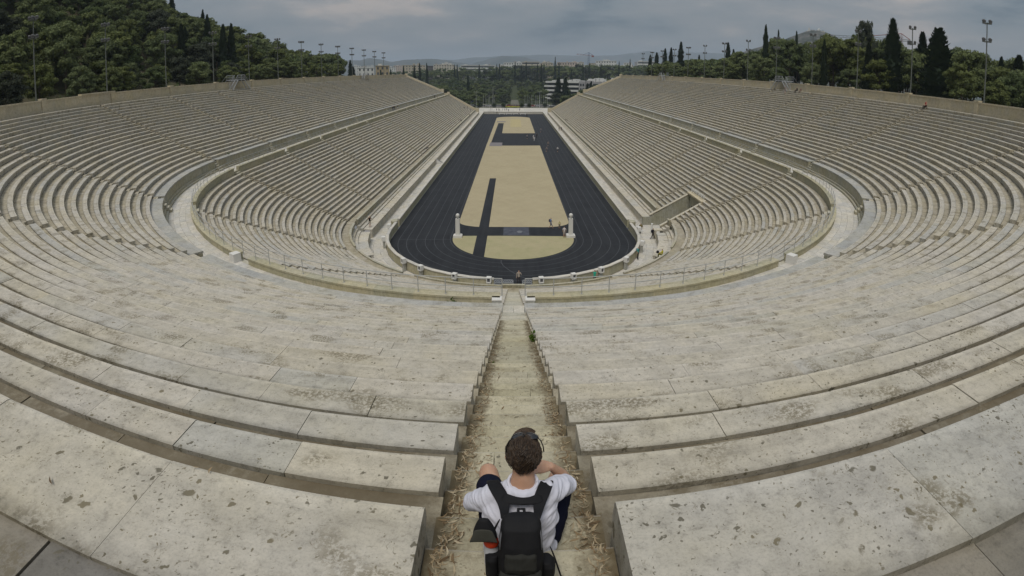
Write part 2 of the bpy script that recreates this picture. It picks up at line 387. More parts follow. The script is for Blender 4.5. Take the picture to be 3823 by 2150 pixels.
# ================================================================== paving
def paving(name, R0, R1, z, w1, rows, lmin, lmax, m, base, sides=(-1, 1), gap=.012, w0=-1., jit=.006):
    top = MB()
    for sd in sides:
        for k in range(rows):
            a = R0 + (R1 - R0) * k / rows; b = R0 + (R1 - R0) * (k + 1) / rows
            w_ = w0 if w0 > -1 else -1.
            while w_ < w1:
                ln = random.uniform(lmin, lmax); nw = w_ + wstep((a + b) / 2, w_, ln)
                if w_ < 0 < nw: nw = 0.
                nw = min(nw, w1); ga = wstep(a, w_, gap / 2)
                dz = random.uniform(-jit, jit)
                q = [P3(a + gap / 2, w_ + ga, sd, z - .06), P3(b - gap / 2, w_ + ga, sd, z - .06), P3(b - gap / 2, nw - ga, sd, z - .06), P3(a + gap / 2, nw - ga, sd, z - .06)]
                q += [(x, y, z + dz) for x, y, _ in q]
                yield_piece = q
                top.hexa(q); w_ = nw
    o = top.obj(name, m)
    bs = MB()
    for sd in sides: ring_band(bs, R0 - .02, R1 + .02, z - .30, z - .05, w0, w1, sd, 3., .5)
    b = bs.obj('mortar_bed', base, o)
    return o
cor = paving('corridor', 17.66, 20.3, 0.0, LEND + 4, 3, 1.2, 2.2, PAVE, COREM); struct(cor)
dz_ = paving('walkway', 37.28, 39.6, 10.85, LEND, 4, .7, 1.5, PAVE, COREM); struct(dz_)
tw = paving('top_walkway', 60.62, 61.6, 20.68, LEND, 1, .9, 1.7, ROUGH, COREM, jit=.015, gap=.03); struct(tw)

# ================================================================== arena wall
aw = thing('arena_wall', 'low marble wall round the black track with a rounded pale top', 'wall')
W0G = -1 + math.degrees(math.asin(2.1 / 17.6)) / 90
def wall_course(mb, R0, R1, z0, z1, w0, w1, side, step, gap, rnd=None): ring_band(mb, R0, R1, z0, z1, w0, w1, side, step, rnd, gap)
def gapw(y): return w_of_y(17.5, y)
pcs = []; cps = []
for sd in (-1, 1):
    for a, b in ((W0G, gapw(7.6)), (gapw(8.9), LEND + 3)):
        ws = wrange(17.5, a, b, 2.2)
        for u, v in zip(ws, ws[1:]):
            gg = wstep(17.5, u, .004)
            c_ = P3(17.5, (u + v) / 2, sd, 1); S_ = score(c_)
            def f1(mb, u=u + gg, v=v - gg, sd=sd): ring_band(mb, 17.32, 17.62, 0.001, 1.16, u, v, sd, 9)
            def f2(mb, u=u + gg, v=v - gg, sd=sd):
                prof = [(17.27, 1.16), (17.69, 1.16), (17.70, 1.25), (17.62, 1.32), (17.48, 1.345), (17.34, 1.32), (17.26, 1.25)]
                mb.prism([P3(r, u, sd, z) for r, z in prof], [P3(r, v, sd, z) for r, z in prof])
            pcs.append((S_, f1)); cps.append((S_, f2))
keep_best(pcs, aw, 'wall_block', KERBM, 300); keep_best(cps, aw, 'coping_stone', PAVE, 300)
for sd in (-1, 1):     # rounded end piers of the curved wall
    mb = MB(); x, y = pt(17.75, gapw(7.6), sd); mb.lathe((x, y, 0), [(.52, 0), (.52, 1.42), (.44, 1.52)], 14, .4)
    mb.obj('end_pier', KERBM, aw)
mb = MB(); mb.box(-17.7, 225.02, 0, 17.7, 225.5, 1.25, .5); mb.box(-17.75, 224.96, 1.25, 17.75, 225.56, 1.38, .5); mb.obj('end_wall', PAVE, aw)

# pedestals with a square framed head standing against the wall
WHITE = mat('white_marble', (.66, .645, .61), .7, .3); DKP = mat('dark_plaque', (.10, .10, .11), .5, .4); PIL = stone('grey_pillar', [(.42, .425, .41), (.45, .45, .43)], .2, .4)
ped_lab = {(-1, 0): 'white framed box post against the track wall, left of the gate', (-1, 1): 'white framed box post on the track wall, second to the left of the gate', (-1, 2): 'white framed box post on the track wall, third to the left of the gate',
           (-1, 3): 'white framed box post on the track wall, fourth to the left of the gate', (-1, 4): 'box post on the far left bend of the track wall', (-1, 5): 'box post beside the left end pier of the curved wall',
           (1, 0): 'white framed box post against the track wall, right of the gate', (1, 1): 'white framed box post by the seated woman right of the gate', (1, 2): 'white framed box post beside the person in the green top',
           (1, 3): 'white framed box post on the right bend of the track wall', (1, 4): 'box post beside the person in teal leaning on the wall', (1, 5): 'box post beside the right end pier of the curved wall'}
PX = {-1: [(-2.55, -13.1), (-6.2, -11.9), (-10.3, -9.9), (-12.6, -7.8), (-16.9, -.3), (-17.8, 5.2)], 1: [(2.95, -13.05), (6.4, -11.9), (9.7, -10.3), (13.1, -7.2), (16.5, -1.6), (17.6, 4.2)]}
for sd in (-1, 1):
    for k, (x, y) in enumerate(PX[sd]):
        a = math.atan2(y - YA, x); r = 17.93; x, y = r * math.cos(a), YA + r * math.sin(a)
        t = thing('box_post', ped_lab[(sd, k)], 'post', (x, y, 0), a - PI / 2 + PI, 'box posts along the track wall')
        mb = MB(); mb.box(-.17, -.12, .002, .17, .20, 1.0); mb.obj('shaft', PIL, t)
        mb = MB(); h0, h1 = 1.0, 1.62
        mb.box(-.26, -.27, h0, .26, .22, h0 + .10); mb.box(-.26, -.27, h1 - .10, .26, .22, h1); mb.box(-.26, -.27, h0 + .1, -.16, .22, h1 - .1); mb.box(.16, -.27, h0 + .1, .26, .22, h1 - .1); mb.box(-.16, -.1, h0 + .1, .16, .22, h1 - .1)
        mb.obj('head', WHITE, t)
        mb = MB(); mb.box(-.155, -.16, h0 + .105, .155, -.105, h1 - .105); mb.obj('panel', DKP, t)

# ================================================================== lower tier
lt = thing('lower_seating_tier', 'lower tier of pale marble benches between the track corridor and the railed walkway', 'seating')
TUN = (5.0, 10.3)     # tunnel on the right, in y
def aisle_spans(R, wend, half, tun=False, sd=1):
    """spans of bench between aisles"""
    out = []
    al = [a for a in AISLES if a < wend - 3] + [None]
    for a, b in zip(al, al[1:]):
        ha = wstep(R, a, half) if a > -1 else half / ((_li(EX, R) + R) / 2 * PI / 2)
        if a == -1.0: ha = (PI / 2 - math.acos(min(1, half / R))) / (PI / 2)
        s0 = a + ha
        s1 = (b - wstep(R, b, half)) if b is not None else wend
        out.append((s0, s1))
    if tun and sd == 1 and R < 27.3:
        t0, t1 = w_of_y(R, TUN[0] - .35), w_of_y(R, TUN[1] + .35); o2 = []
        for s0, s1 in out:
            if s1 <= t0 or s0 >= t1: o2.append((s0, s1))
            else:
                if s0 < t0: o2.append((s0, t0))
                if s1 > t1: o2.append((t1, s1))
        out = [s for s in o2 if s[1] - s[0] > .004]
    return out
def seat_prof(R, z, d, drop, jz=0):
    return [(R + .035, z + jz), (R + .010, z - .008 + jz), (R, z - .032 + jz), (R, z - .10), (R + .055, z - .155), (R + .055, z - drop), (R + .46 * d, z - drop), (R + .46 * d, z + jz)]
JOINTS = {(0, -1): [2.29, 4.2, 6.0], (0, 1): [2.49, 4.5, 6.4], (1, -1): [1.69, 2.72, 3.79, 4.9], (1, 1): [2.81, 4.3], (2, -1): [1.98, 3.3, 4.7], (2, 1): [1.88, 3.07, 4.6], (3, -1): [1.57, 2.88, 4.1], (3, 1): [2.2, 3.6]}
def rows_into(rows, d, h, thing_, tun, sname, tname, lens, m1, m2, limit=300):
    seats, treads = [], []
    for i, (R, z) in enumerate(rows):
        dd = d if i > 0 or rows is LOW else d
        first = (i == 0)
        for sd in (-1, 1):
            for s0, s1 in aisle_spans(R, LEND, .53, tun, sd):
                w_ = s0; run = random.random()
                while w_ < s1 - 1e-6:
                    ln = random.uniform(*lens); st = wstep(R, w_ if w_ < 0 else w_, ln); nw = w_ + st
                    if w_ < 0 < nw and s1 > 0: nw = 0.
                    if nw > s1 - st * .45: nw = s1
                    if rows is UPP and w_ < -.9 and (i, sd) in JOINTS:
                        Ra = _li(EX, R); nx = [j for j in JOINTS[(i, sd)] if j > (w_ + 1) * PI / 2 * Ra + .3]
                        if nx: nw = nx[0] / (PI / 2 * Ra) - 1
                    gg = wstep(R, w_, .004 if i < 2 else .0025)
                    mid = (w_ + nw) / 2; S_ = score(P3(R + .2, mid, sd, z))
                    if random.random() > .55: run = random.random()
                    jz = random.uniform(-.006, .006) + (.05 if (rows is UPP and i == 0 and sd == 1) else 0); j2 = random.uniform(-.004, .004)
                    def fs(mb, rv=run, u=w_ + gg, v=nw - gg, sd=sd, R=R, z=z, jz=jz, j2=j2, first=first):
                        dpt = (2.28 if rows is UPP else 1.) if first else 1.
                        A = seat_prof(R, z, dd * dpt, h + .05, jz); B = seat_prof(R, z, dd * dpt, h + .05, jz + j2)
                        mb.prism([P3(r, u, sd, q) for r, q in A], [P3(r, v, sd, q) for r, q in B], rv)
                        if mb.q is None: mb.q = []
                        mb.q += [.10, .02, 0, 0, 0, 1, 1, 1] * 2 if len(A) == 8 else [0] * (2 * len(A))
                    seats.append((S_, fs)); w_ = nw
            if rows is UPP and i == 0: continue
            for s0, s1 in aisle_spans(R + .6 * d, LEND, .50, tun, sd):
                w_ = s0
                while w_ < s1 - 1e-6:
                    ln = random.uniform(lens[0] * .6, lens[1] * .8); st = wstep(R, w_, ln); nw = w_ + st
                    if w_ < 0 < nw and s1 > 0: nw = 0.
                    if nw > s1 - st * .45: nw = s1
                    gg = wstep(R, w_, .006); S_ = score(P3(R + .6 * d, (w_ + nw) / 2, sd, z), .5)
                    jz = random.uniform(-.012, .006)
                    def ft(mb, u=w_ + gg, v=nw - gg, sd=sd, R=R, z=z, jz=jz):
                        ring_band(mb, R + .46 * dd + .006, R + dd + .05, z - .42, z - .045 + jz, u, v, sd, 9)
                    treads.append((S_, ft)); w_ = nw
    keep_best(seats, thing_, sname, m1, limit); keep_best(treads, thing_, tname, m2, limit)
    if rows is UPP:
        for o in thing_.children:
            if o.name.startswith(tname) and o.get('kind') != 'stuff' and math.hypot(o.data.vertices[0].co.x, o.data.vertices[0].co.y) > 57.6: o.data.materials[0] = SOIL
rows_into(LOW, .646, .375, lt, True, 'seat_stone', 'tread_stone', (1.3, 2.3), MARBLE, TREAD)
# core under the benches
def core(name, rows, d, Rin, zin, parent, zdown, tun=False):
    mb = MB()
    prof = [(Rin, zin)]
    for R, z in sorted(rows): prof += [(R + .1, z - .36), (R + .1 + .02, z - .08)] if 0 else [(R + .08, z - .15), (R + d, z - .12)]
    for sd in (-1, 1):
        for s0, s1 in ([(-1., w_of_y(24, 4.6)), (w_of_y(24, 10.7), LEND)] if tun and sd == 1 else [(-1., LEND)]):
            ws = wrange(45, s0, s1, 3.)
            for a, b in zip(ws, ws[1:]):
                A = [P3(r, a, sd, z - .22) for r, z in prof]; B = [P3(r, b, sd, z - .22) for r, z in prof]
                n = len(A); mb.add(A + B, [(i, i + 1, n + i + 1, n + i) for i in range(n - 1)], .5)
    return mb.obj(name, COREM, parent)
core('mortar_core', LOW, .646, 22.3, 2.5, lt, 3, True)
# podium, first seat and backrest wall
def cut(w0, w1, R, sd, tun=True):
    if not (tun and sd == 1): return [(w0, w1)]
    return [(w0, w_of_y(R, TUN[0] - .35)), (w_of_y(R, TUN[1] + .35), w1)]
CEN = lambda R, hw: -1 + math.degrees(math.asin(hw / R)) / 90
pod, podt, stp, bak = [], [], [], []
for sd in (-1, 1):
    def spl(al_half, R):
        out = []
        al = [a for a in AISLES[:4]] + [999]
        for a, b in zip(al, al[1:]):
            s0 = CEN(R, 1.1) if a == -1 else a + wstep(R, a, al_half)
            s1 = b - wstep(R, b, al_half) if b != 999 else LEND
            out += [(max(s0, q0), min(s1, q1)) for q0, q1 in cut(-1, LEND, R, sd) if min(s1, q1) - max(s0, q0) > .003]
        return out
    for s0, s1 in spl(.5, 20.5):
        if s0 < -.9 and s1 < -.6: s0 = max(s0, -.86)     # the podium starts short of the gate
        for a, b in zip(*(lambda q: (q, q[1:]))(wrange(20.2, s0, s1, 2.4))):
            gg = wstep(20, a, .004); S_ = score(P3(20.4, (a + b) / 2, sd, 1.3), 1.3)
            pod.append((S_, lambda mb, a=a + gg, b=b - gg, sd=sd: (ring_band(mb, 20.05, 20.35, .12, 1.17, a, b, sd, 9), ring_band(mb, 19.97, 20.35, 0, .12, a, b, sd, 9))))
            podt.append((S_, lambda mb, a=a + gg, b=b - gg, sd=sd: ring_band(mb, 20.0, 21.3, 1.17, 1.3, a, b, sd, 9)))
    for s0, s1 in spl(.5, 21.6):
        for a, b in zip(*(lambda q: (q, q[1:]))(wrange(21.5, s0, s1, 2.0))):
            gg = wstep(21, a, .004); S_ = score(P3(21.6, (a + b) / 2, sd, 1.7), .6)
            stp.append((S_, lambda mb, a=a + gg, b=b - gg, sd=sd: (ring_band(mb, 21.28, 21.72, .9, 1.48, a, b, sd, 9), ring_band(mb, 21.72, 22.2, .9, 1.78, a, b, sd, 9))))
    for s0, s1 in spl(.75, 22.2):
        for a, b in zip(*(lambda q: (q, q[1:]))(wrange(22.2, s0, s1, 2.2))):
            gg = wstep(22, a, .003); S_ = score(P3(22.2, (a + b) / 2, sd, 2.4), .6)
            def fb(mb, a=a + gg, b=b - gg, sd=sd):
                pr = [(22.16, 1.7), (22.34, 1.7), (22.34, 2.72), (22.10, 2.72), (22.04, 2.66), (22.14, 2.5)]
                mb.prism([P3(r, a, sd, z) for r, z in pr], [P3(r, b, sd, z) for r, z in pr])
            bak.append((S_, fb))
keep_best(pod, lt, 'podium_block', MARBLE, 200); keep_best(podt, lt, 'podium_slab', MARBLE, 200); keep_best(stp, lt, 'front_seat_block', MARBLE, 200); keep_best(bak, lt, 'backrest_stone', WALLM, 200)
mb = MB()
for sd in (-1, 1): ring_band(mb, 22.3, 23.3, 1.9, 2.55, -1, LEND if sd < 0 else w_of_y(22.5, TUN[0] - .35), sd, 2.1, None, .008)
ring_band(mb, 22.3, 23.3, 1.9, 2.55, w_of_y(22.5, TUN[1] + .35), LEND, 1, 2.1, None, .008)
mb.obj('front_treads', TREAD, lt)['kind'] = 'stuff'
for x0, x1 in ((-1.15, -.4), (-.39, .38), (.39, 1.15)): mb = MB(); mb.box(x0, -18.25, 1.0, x1, -17.95, 2.86); mb.obj('backrest_stone', WALLM, lt)
# kerb wall that carries the railing
kb, kc = [], []
for sd in (-1, 1):
    for k, (a, b) in enumerate(zip(AISLES, AISLES[1:] + [None])):
        hw = .72
        s0 = CEN(37.1, hw) if a == -1 else a + wstep(37, a, hw); s1 = LEND if b is None else b - wstep(37, b, hw)
        for u, v in zip(*(lambda q: (q, q[1:]))(wrange(37.1, s0, s1, 2.4))):
            gg = wstep(37, u, .003); S_ = score(P3(37.1, (u + v) / 2, sd, 11.2), .8)
            kb.append((S_, lambda mb, a=u + gg, b=v - gg, sd=sd: ring_band(mb, 36.95, 37.3, 9.9, 11.22, a, b, sd, 9)))
            kc.append((S_, lambda mb, a=u + gg, b=v - gg, sd=sd: ring_band(mb, 36.86, 37.33, 11.22, 11.33, a, b, sd, 9)))
keep_best(kb, lt, 'kerb_block', KERBM, 200); keep_best(kc, lt, 'kerb_coping', KERBM, 200)

# ================================================================== upper tier
ut = thing('upper_seating_tier', 'upper tier of weathered marble benches rising from the walkway to the rim wall', 'seating')
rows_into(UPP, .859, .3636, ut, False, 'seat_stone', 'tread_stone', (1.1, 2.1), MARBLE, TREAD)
core('mortar_core', UPP, .859, 40.2, 12.2, ut, 3)
uw, us, lg = [], [], []
for sd in (-1, 1):
    for a, b in zip(AISLES, AISLES[1:] + [None]):
        hw = .50
        s0 = CEN(39.8, hw) if a == -1 else a + wstep(40, a, hw); s1 = LEND if b is None else b - wstep(40, b, hw)
        for u, v in zip(*(lambda q: (q, q[1:]))(wrange(39.9, s0, s1, 2.0))):
            gg = wstep(40, u, .004); S_ = score(P3(39.9, (u + v) / 2, sd, 11.6), 1.2)
            uw.append((S_, lambda mb, a=u + gg, b=v - gg, sd=sd: ring_band(mb, 39.86, 40.2, 11.3, 12.22, a, b, sd, 9)))
            us.append((S_, lambda mb, a=u + gg, b=v - gg, sd=sd: ring_band(mb, 39.8, 41.0, 12.22, 12.35, a, b, sd, 9)))
            lg.append((S_, lambda mb, a=u + gg, b=v - gg, sd=sd: (ring_band(mb, 39.46, 39.9, 10.8, 11.06, a, b, sd, 9), ring_band(mb, 39.68, 40.0, 11.06, 11.3, a, b, sd, 9))))
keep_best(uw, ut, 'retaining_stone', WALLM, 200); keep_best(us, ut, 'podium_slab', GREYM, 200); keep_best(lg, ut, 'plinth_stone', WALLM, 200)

# ================================================================== steps of the aisles
def steps(parent, rows, d, a_list, half, m_near, central_parts, Rin, zin):
    pcs = []
    rest = MB()
    for sd in (-1, 1):
        for a in a_list:
            if a == -1. and sd == 1: continue
            for R, z in rows:
                for q in (0, 1):
                    Rf = R - .03 + .5 * d * (1 - q) - .0 ; zt = z - .215 - .1818 * q + (.0)
                    Rf = R + .145 - .5 * d * q * 0 - (.43 * q if rows is UPP else .323 * q)
                    if rows is LOW: zt = z - .20 - .1875 * q
                    Rb = Rf + .5 * d + .06
                    if a == -1.:
                        y0, y1 = -_li(EX, Rf), -_li(EX, Rb)
                        def f(mb, y0=y0, y1=y1, zt=zt):
                            jz = random.uniform(-.008, .008); xm = random.choice([0, 0, random.uniform(-.25, .25)])
                            w2 = half
                            def stp_(xa, xb, t):
                                pr = [(y0, t - .022), (y0 - .006, t - .007), (y0 - .022, t), (y1, t), (y1, t - .3), (y0, t - .3)]
                                mb.prism([(xa, a_, b_) for a_, b_ in pr], [(xb, a_, b_) for a_, b_ in pr])
                            if xm and y0 < -50: stp_(-w2, xm - .004, zt + jz); stp_(xm + .004, w2, zt + jz + .006)
                            else: stp_(-w2, w2, zt + jz)
                        pcs.append((score((0, y0, zt)), f))
                    else:
                        hh = wstep(R, a, half); x = [P3(Rf, a - hh, sd, zt - .3), P3(Rb, a - hh, sd, zt - .3), P3(Rb, a + hh, sd, zt - .3), P3(Rf, a + hh, sd, zt - .3)]
                        if rows is LOW and sd == 1 and R < 27.3 and TUN[0] - 1 < P3(R, a, sd, 0)[1] < TUN[1] + 1: continue
                        rest.hexa(x + [(p_[0], p_[1], zt) for p_ in x])
    o = rest.obj('side_aisle_steps', TREAD, parent); o['kind'] = 'stuff'
    for s_, f in pcs:
        mb = MB(); f(mb); mb.obj('step', m_near if rows is UPP and s_ > .0012 else STEPP, parent)
steps(ut, UPP, .859, AISLES[:-1], .53, STEPM, True, 0, 0)
steps(lt, LOW, .646, AISLES[:-1], .53, STEPP, True, 0, 0)
# central aisle bottom flights across plinth and kerb
mb = MB()
for k in range(4): mb.box(-.5, -41.9 + .02 - .0 + .42 * 0 - .0, 0, .5, -41.9, 0) if 0 else None
zt = [12.3, 12.1, 11.85, 11.6, 11.35, 11.1]
for k, z in enumerate(zt): mb.box(-.53, -42.6 + .30 * k, z - .35, .53, -42.3 + .30 * k, z)
for k, z in enumerate([10.84, 10.66, 10.48, 10.30]): mb.box(-.53, -38.9 + .32 * k, z - .3, .53, -38.55 + .32 * k, z)
for sd in (-1, 1):     # the same flights at the side aisles
    for a in AISLES[1:-1]:
        for k, z in enumerate(zt):
            R0 = 40.75 - .26 * k; h = wstep(40, a, .5); q = [P3(R0 - .27, a - h, sd, z - .3), P3(R0 + .05, a - h, sd, z - .3), P3(R0 + .05, a + h, sd, z - .3), P3(R0 - .27, a + h, sd, z - .3)]
            mb.hexa(q + [(x, y, z) for x, y, _ in q])
        for k, z in enumerate([10.84, 10.62, 10.42]):
            R0 = 37.3 - .3 * k; h = wstep(37, a, .6); q = [P3(R0 - .32, a - h, sd, z - .3), P3(R0 + .05, a - h, sd, z - .3), P3(R0 + .05, a + h, sd, z - .3), P3(R0 - .32, a + h, sd, z - .3)]
            mb.hexa(q + [(x, y, z) for x, y, _ in q])
mb.obj('walkway_steps', STEPP, ut)['kind'] = 'stuff'
# boxes at the kerb ends
for sd, lab in ((-1, 'grey stone box with a white lid at the kerb, left of the centre stairs'), (1, 'grey stone box with a white lid at the kerb, right of the centre stairs')):
    t = thing('kerb_box', lab, 'box', (sd * .89, -38.72, 10.84), 0, 'lidded boxes at the kerb')
    mb = MB(); mb.box(-.25, -.18, 0, .25, .25, .43); mb.obj('body', PIL, t)
    mb = MB(); mb.box(-.26, -.20, .43, .26, .27, .49); mb.obj('lid', WHITE, t)
    mb = MB(); mb.box(-.22, -.186, .16, .02, -.181, .22); mb.obj('plaque', DKP, t)
for sd, lab in ((-1, 'white marble block on the outer foot of the kerb at the left bend'), (1, 'white marble block on the outer foot of the kerb at the right bend')):
    x, y = pt(37.55, -.665, sd); a = math.atan2(y, x)
    t = thing('kerb_block_post', lab, 'post', (x, y, 10.85), a - PI / 2, None)
    mb = MB(); mb.box(-.3, -.35, 0, .3, .25, .62); mb.box(-.16, .25, .2, .16, .255, .45, 0); mb.obj('body', WHITE, t)

# ================================================================== railing on the kerb
RAILM = mat('grey_rail_paint', (.40, .40, .38), .5, .4)
for sd, lab in ((-1, 'grey pipe railing along the walkway kerb, left half of the bend and straight'), (1, 'grey pipe railing along the walkway kerb, right half of the bend and straight')):
    t = thing('railing', lab, 'railing')
    ws = [CEN(37.1, .62)]; w_ = ws[0]
    while w_ < 150: w_ += wstep(37.1, w_, 1.56); ws.append(w_)
    for u in ws:
        x, y = pt(37.12, u, sd); mb = MB(); mb.tube([(x, y, 11.33), (x, y, 12.28)], .026, 6, rnd=.5)
        mb.box(x - .05, y - .05, 11.33, x + .05, y + .05, 11.345, .5); mb.obj('post', RAILM, t)
    for z in (12.28, 11.80):
        mb = MB(); mb.tube([P3(37.12, u, sd, z) for u in ws], .024, 6, rnd=.5); mb.obj('rail', RAILM, t)

# ================================================================== rim wall
rw = thing('rim_wall', 'tall cream stone wall with pillars closing the top of the stands', 'wall')
pan, cop, bas = [], [], []
PILW = {-1: [-15.5 + 15.96 * k for k in range(0, 15)], 1: [-13.9 + 15.96 * k for k in range(0, 15)]}
def metres_w(R, s_): return s_ if s_ >= 0 else s_ / ((R + _li(EX, R)) / 2 * PI / 2)
for sd in (-1, 1):
    ws = wrange(61.4, -1., LEND, 2.65)
    for u, v in zip(ws, ws[1:]):
        gg = wstep(61, u, .004); S_ = score(P3(61.4, (u + v) / 2, sd, 21.5), 1.5)
        if S_ == 0: S_ = 1e-9
        pan.append((S_, lambda mb, a=u + gg, b=v - gg, sd=sd: ring_band(mb, 61.36, 61.66, 21.12, 22.16, a, b, sd, 9)))
        bas.append((S_, lambda mb, a=u + gg, b=v - gg, sd=sd: ring_band(mb, 61.28, 61.74, 20.5, 21.12, a, b, sd, 9)))
        cop.append((S_, lambda mb, a=u + gg, b=v - gg, sd=sd: ring_band(mb, 61.26, 61.76, 22.16, 22.35, a, b, sd, 9)))
    for s_ in PILW[sd] + [-32, -48, -64]:
        w_ = metres_w(61.5, s_)
        if w_ > LEND: continue
        a = wstep(61.4, w_, .45); mb = MB(); ring_band(mb, 61.22, 61.80, 20.6, 22.36, w_ - a, w_ + a, sd, 5); a *= 1.18; ring_band(mb, 61.16, 61.86, 22.36, 22.56, w_ - a, w_ + a, sd, 5)
        mb.obj('pillar', RIMM, rw)
keep_best(pan, rw, 'panel', RIMM, 300); keep_best(bas, rw, 'base_stone', RIMM, 300); keep_best(cop, rw, 'coping_stone', RIMM, 300)

# ================================================================== end cheeks of the stands
for sd, lab in ((-1, 'stepped sloping stone wall closing the far end of the left stand'), (1, 'stepped sloping stone wall closing the far end of the right stand')):
    t = thing('end_wall', lab, 'wall')
    y0, y1 = LEND, LEND + 1.1
    def slab(nm, prof, ya=y0, yb=y1, m=RIMM):
        A = [(sd * r, ya, z) for r, z in prof]; B = [(sd * r, yb, z) for r, z in prof]
        mb = MB(); mb.prism(A, B); mb.obj(nm, m, t)
    slab('lower_slope', [(20.0, -.5), (20.0, 3.4), (22.6, 3.7), (37.2, 11.6), (37.2, -.5)])
    slab('lower_pier', [(20.0, 0), (20.0, 3.6), (22.4, 3.6), (22.4, 0)], y0 - .15, y1 + .15)
    slab('middle_pier', [(36.6, 8), (36.6, 12.6), (38.1, 12.6), (38.1, 8)], y0 - .1, y1 + .1)
    slab('middle_wall', [(38.1, 8), (38.1, 11.95), (40.0, 11.95), (40.0, 8)])
    slab('upper_pier', [(40.0, 8), (40.0, 14.3), (41.6, 14.3), (41.6, 8)], y0 - .1, y1 + .1)
    slab('upper_slope', [(41.6, 8), (41.6, 13.9), (60.8, 21.9), (61.2, 22.3), (61.9, 22.3), (61.9, 8)])
    slab('top_pier', [(60.6, 18), (60.6, 22.9), (62.0, 22.9), (62.0, 18)], y0 - .2, y1 + .2)

# ================================================================== tunnel in the right stand
tn = thing('tunnel_entrance', 'sunken marble passage cut into the lower right seats with a dark doorway', 'entrance')
y0, y1 = TUN
for nm, ya, yb in (('side_wall', y0 - .35, y0), ('side_wall', y1, y1 + .35)):
    mb = MB()
    pr = [(20.05, 0), (20.05, 1.3), (21.2, 1.3), (27.6, 5.25), (27.6, 0)] if ya > 7 else [(21.2, 0), (21.2, 1.55), (27.6, 5.1), (27.6, 0)]
    mb.prism([(r, ya, z) for r, z in pr], [(r, yb, z) for r, z in pr]); mb.obj(nm, WALLM, tn)
    mb = MB(); pr = [(21.1, 1.52), (21.1, 1.66), (27.7, 5.32), (27.7, 5.18)]
    mb.prism([(r, ya - .06, z) for r, z in pr], [(r, yb + .06, z) for r, z in pr]); mb.obj('sloping_coping', RIMM, tn)
mb = MB(); mb.box(27.3, y0, 0, 27.6, y0 + .8, 5.0); mb.box(27.3, y1 - .8, 0, 27.6, y1, 5.0); mb.box(27.3, y0 + .8, 3.3, 27.6, y1 - .8, 5.0); mb.obj('back_wall', WALLM, tn)
mb = MB(); mb.box(27.6, y0 - .3, -.1, 31.5, y1 + .3, -.02, .5); mb.box(31.4, y0, 0, 31.5, y1, 4, .5); mb.box(27.6, y0 + .6, 0, 31.4, y0 + .7, 3.4, .5); mb.box(27.6, y1 - .7, 0, 31.4, y1 - .6, 3.4, .5); mb.box(27.6, y0 + .6, 3.4, 31.4, y1 - .6, 3.5, .5); mb.obj('dark_passage', COREM, tn)
mb = MB(); mb.box(26.95, y0 - .4, 5.0, 28.2, y1 + .4, 5.2); mb.box(27.2, y0 - .2, 4.75, 27.9, y1 + .2, 5.0); mb.obj('lintel', RIMM, tn)
mb = MB(); mb.box(20.05, y0, -.05, 27.4, y1, -.002, .3); mb.obj('passage_floor', PAVE, tn)
t = thing('lintel_railing', 'short white railing standing over the doorway of the tunnel', 'railing')
WP = mat('white_paint', (.72, .72, .70), .5, .4)
for k in range(6):
    y = y0 + (y1 - y0) * k / 5; mb = MB(); mb.tube([(27.5, y, 5.2), (27.5, y, 6.0)], .03, 6); mb.obj('post', WP, t)
for z in (5.98, 5.6): mb = MB(); mb.tube([(27.5, y0, z), (27.5, y1, z)], .028, 6); mb.obj('rail', WP, t)
# ================================================================== terrain
CX, CY, CZ = CP
def azp(az, D): return CX + D * math.sin(R_(az)), CY + D * math.cos(R_(az))
def az_el(az, el, D): x, y = azp(az, D); return x, y, CZ + D * math.tan(R_(el))
def sstep(a, b, x): t = max(0., min(1., (x - a) / (b - a))); return t * t * (3 - 2 * t)
def crest(y):      # height of the wooded hill on the left above the rim, by distance along the stadium
    pts = [(-200, 30), (0, 36), (40, 36), (62, 33), (85, 25), (100, 22), (130, 17), (160, 10), (200, 3), (230, -2), (300, -10), (420, -14)]
    for (a, p), (b, q) in zip(pts, pts[1:]):
        if y <= b: return p + (q - p) * max(0, (y - a)) / (b - a) if y > a else p
    return pts[-1][1]
def ground_z(x, y):
    if y > 226:      # beyond the stadium: flat forecourt, then the park rising gently
        base = 0.
        D = math.hypot(x, y + 63)
        base = -.3 + 15 * sstep(400, 850, D)
        if x < -30: base += max(0., (20.5 + crest(y) * sstep(62, 130, -x)) ) * (1 - sstep(226, 330, y)) * sstep(30, 75, -x)
        if x > 30: base += 20.0 * (1 - sstep(226, 330, y)) * sstep(30, 75, x)
        return base
    # outside the rim
    yy = max(y, 0.); R = math.hypot(x, min(y, 0.)) if y < 0 else abs(x)
    o = R - 61.8
    if x < 0:
        k = crest(y) * (1 if y > 0 else .8 + .2)
        return 20.55 + max(-3, k) * (sstep(4, 75, o)) - .06 * max(0., o - 90)
    return 20.45 - 1.0 * sstep(5, 40, o) - 1.0 * sstep(60, 260, o)
EARTH = mat('dry_earth', (.10, .085, .06), .95, .1); g = G(EARTH); p = g.pos()
g.col(g.mix(g.ramp(g.noise(p, .12, 5, .7), [(.40, 0.), (.62, 1.)]), (.115, .095, .065), (.055, .065, .03)))
def terrain(name, xs, ys, keep, m=EARTH):
    V, F, idx = [], [], {}
    for i, x in enumerate(xs):
        for j, y in enumerate(ys):
            if keep(x, y): idx[(i, j)] = len(V); V.append((x, y, ground_z(x, y)))
    for i in range(len(xs) - 1):
        for j in range(len(ys) - 1):
            q = [(i, j), (i + 1, j), (i + 1, j + 1), (i, j + 1)]
            if all(k in idx for k in q): F.append(tuple(idx[k] for k in q))
    mb = MB(); mb.add(V, F, .5); o = mb.obj(name, m); struct(o); return o
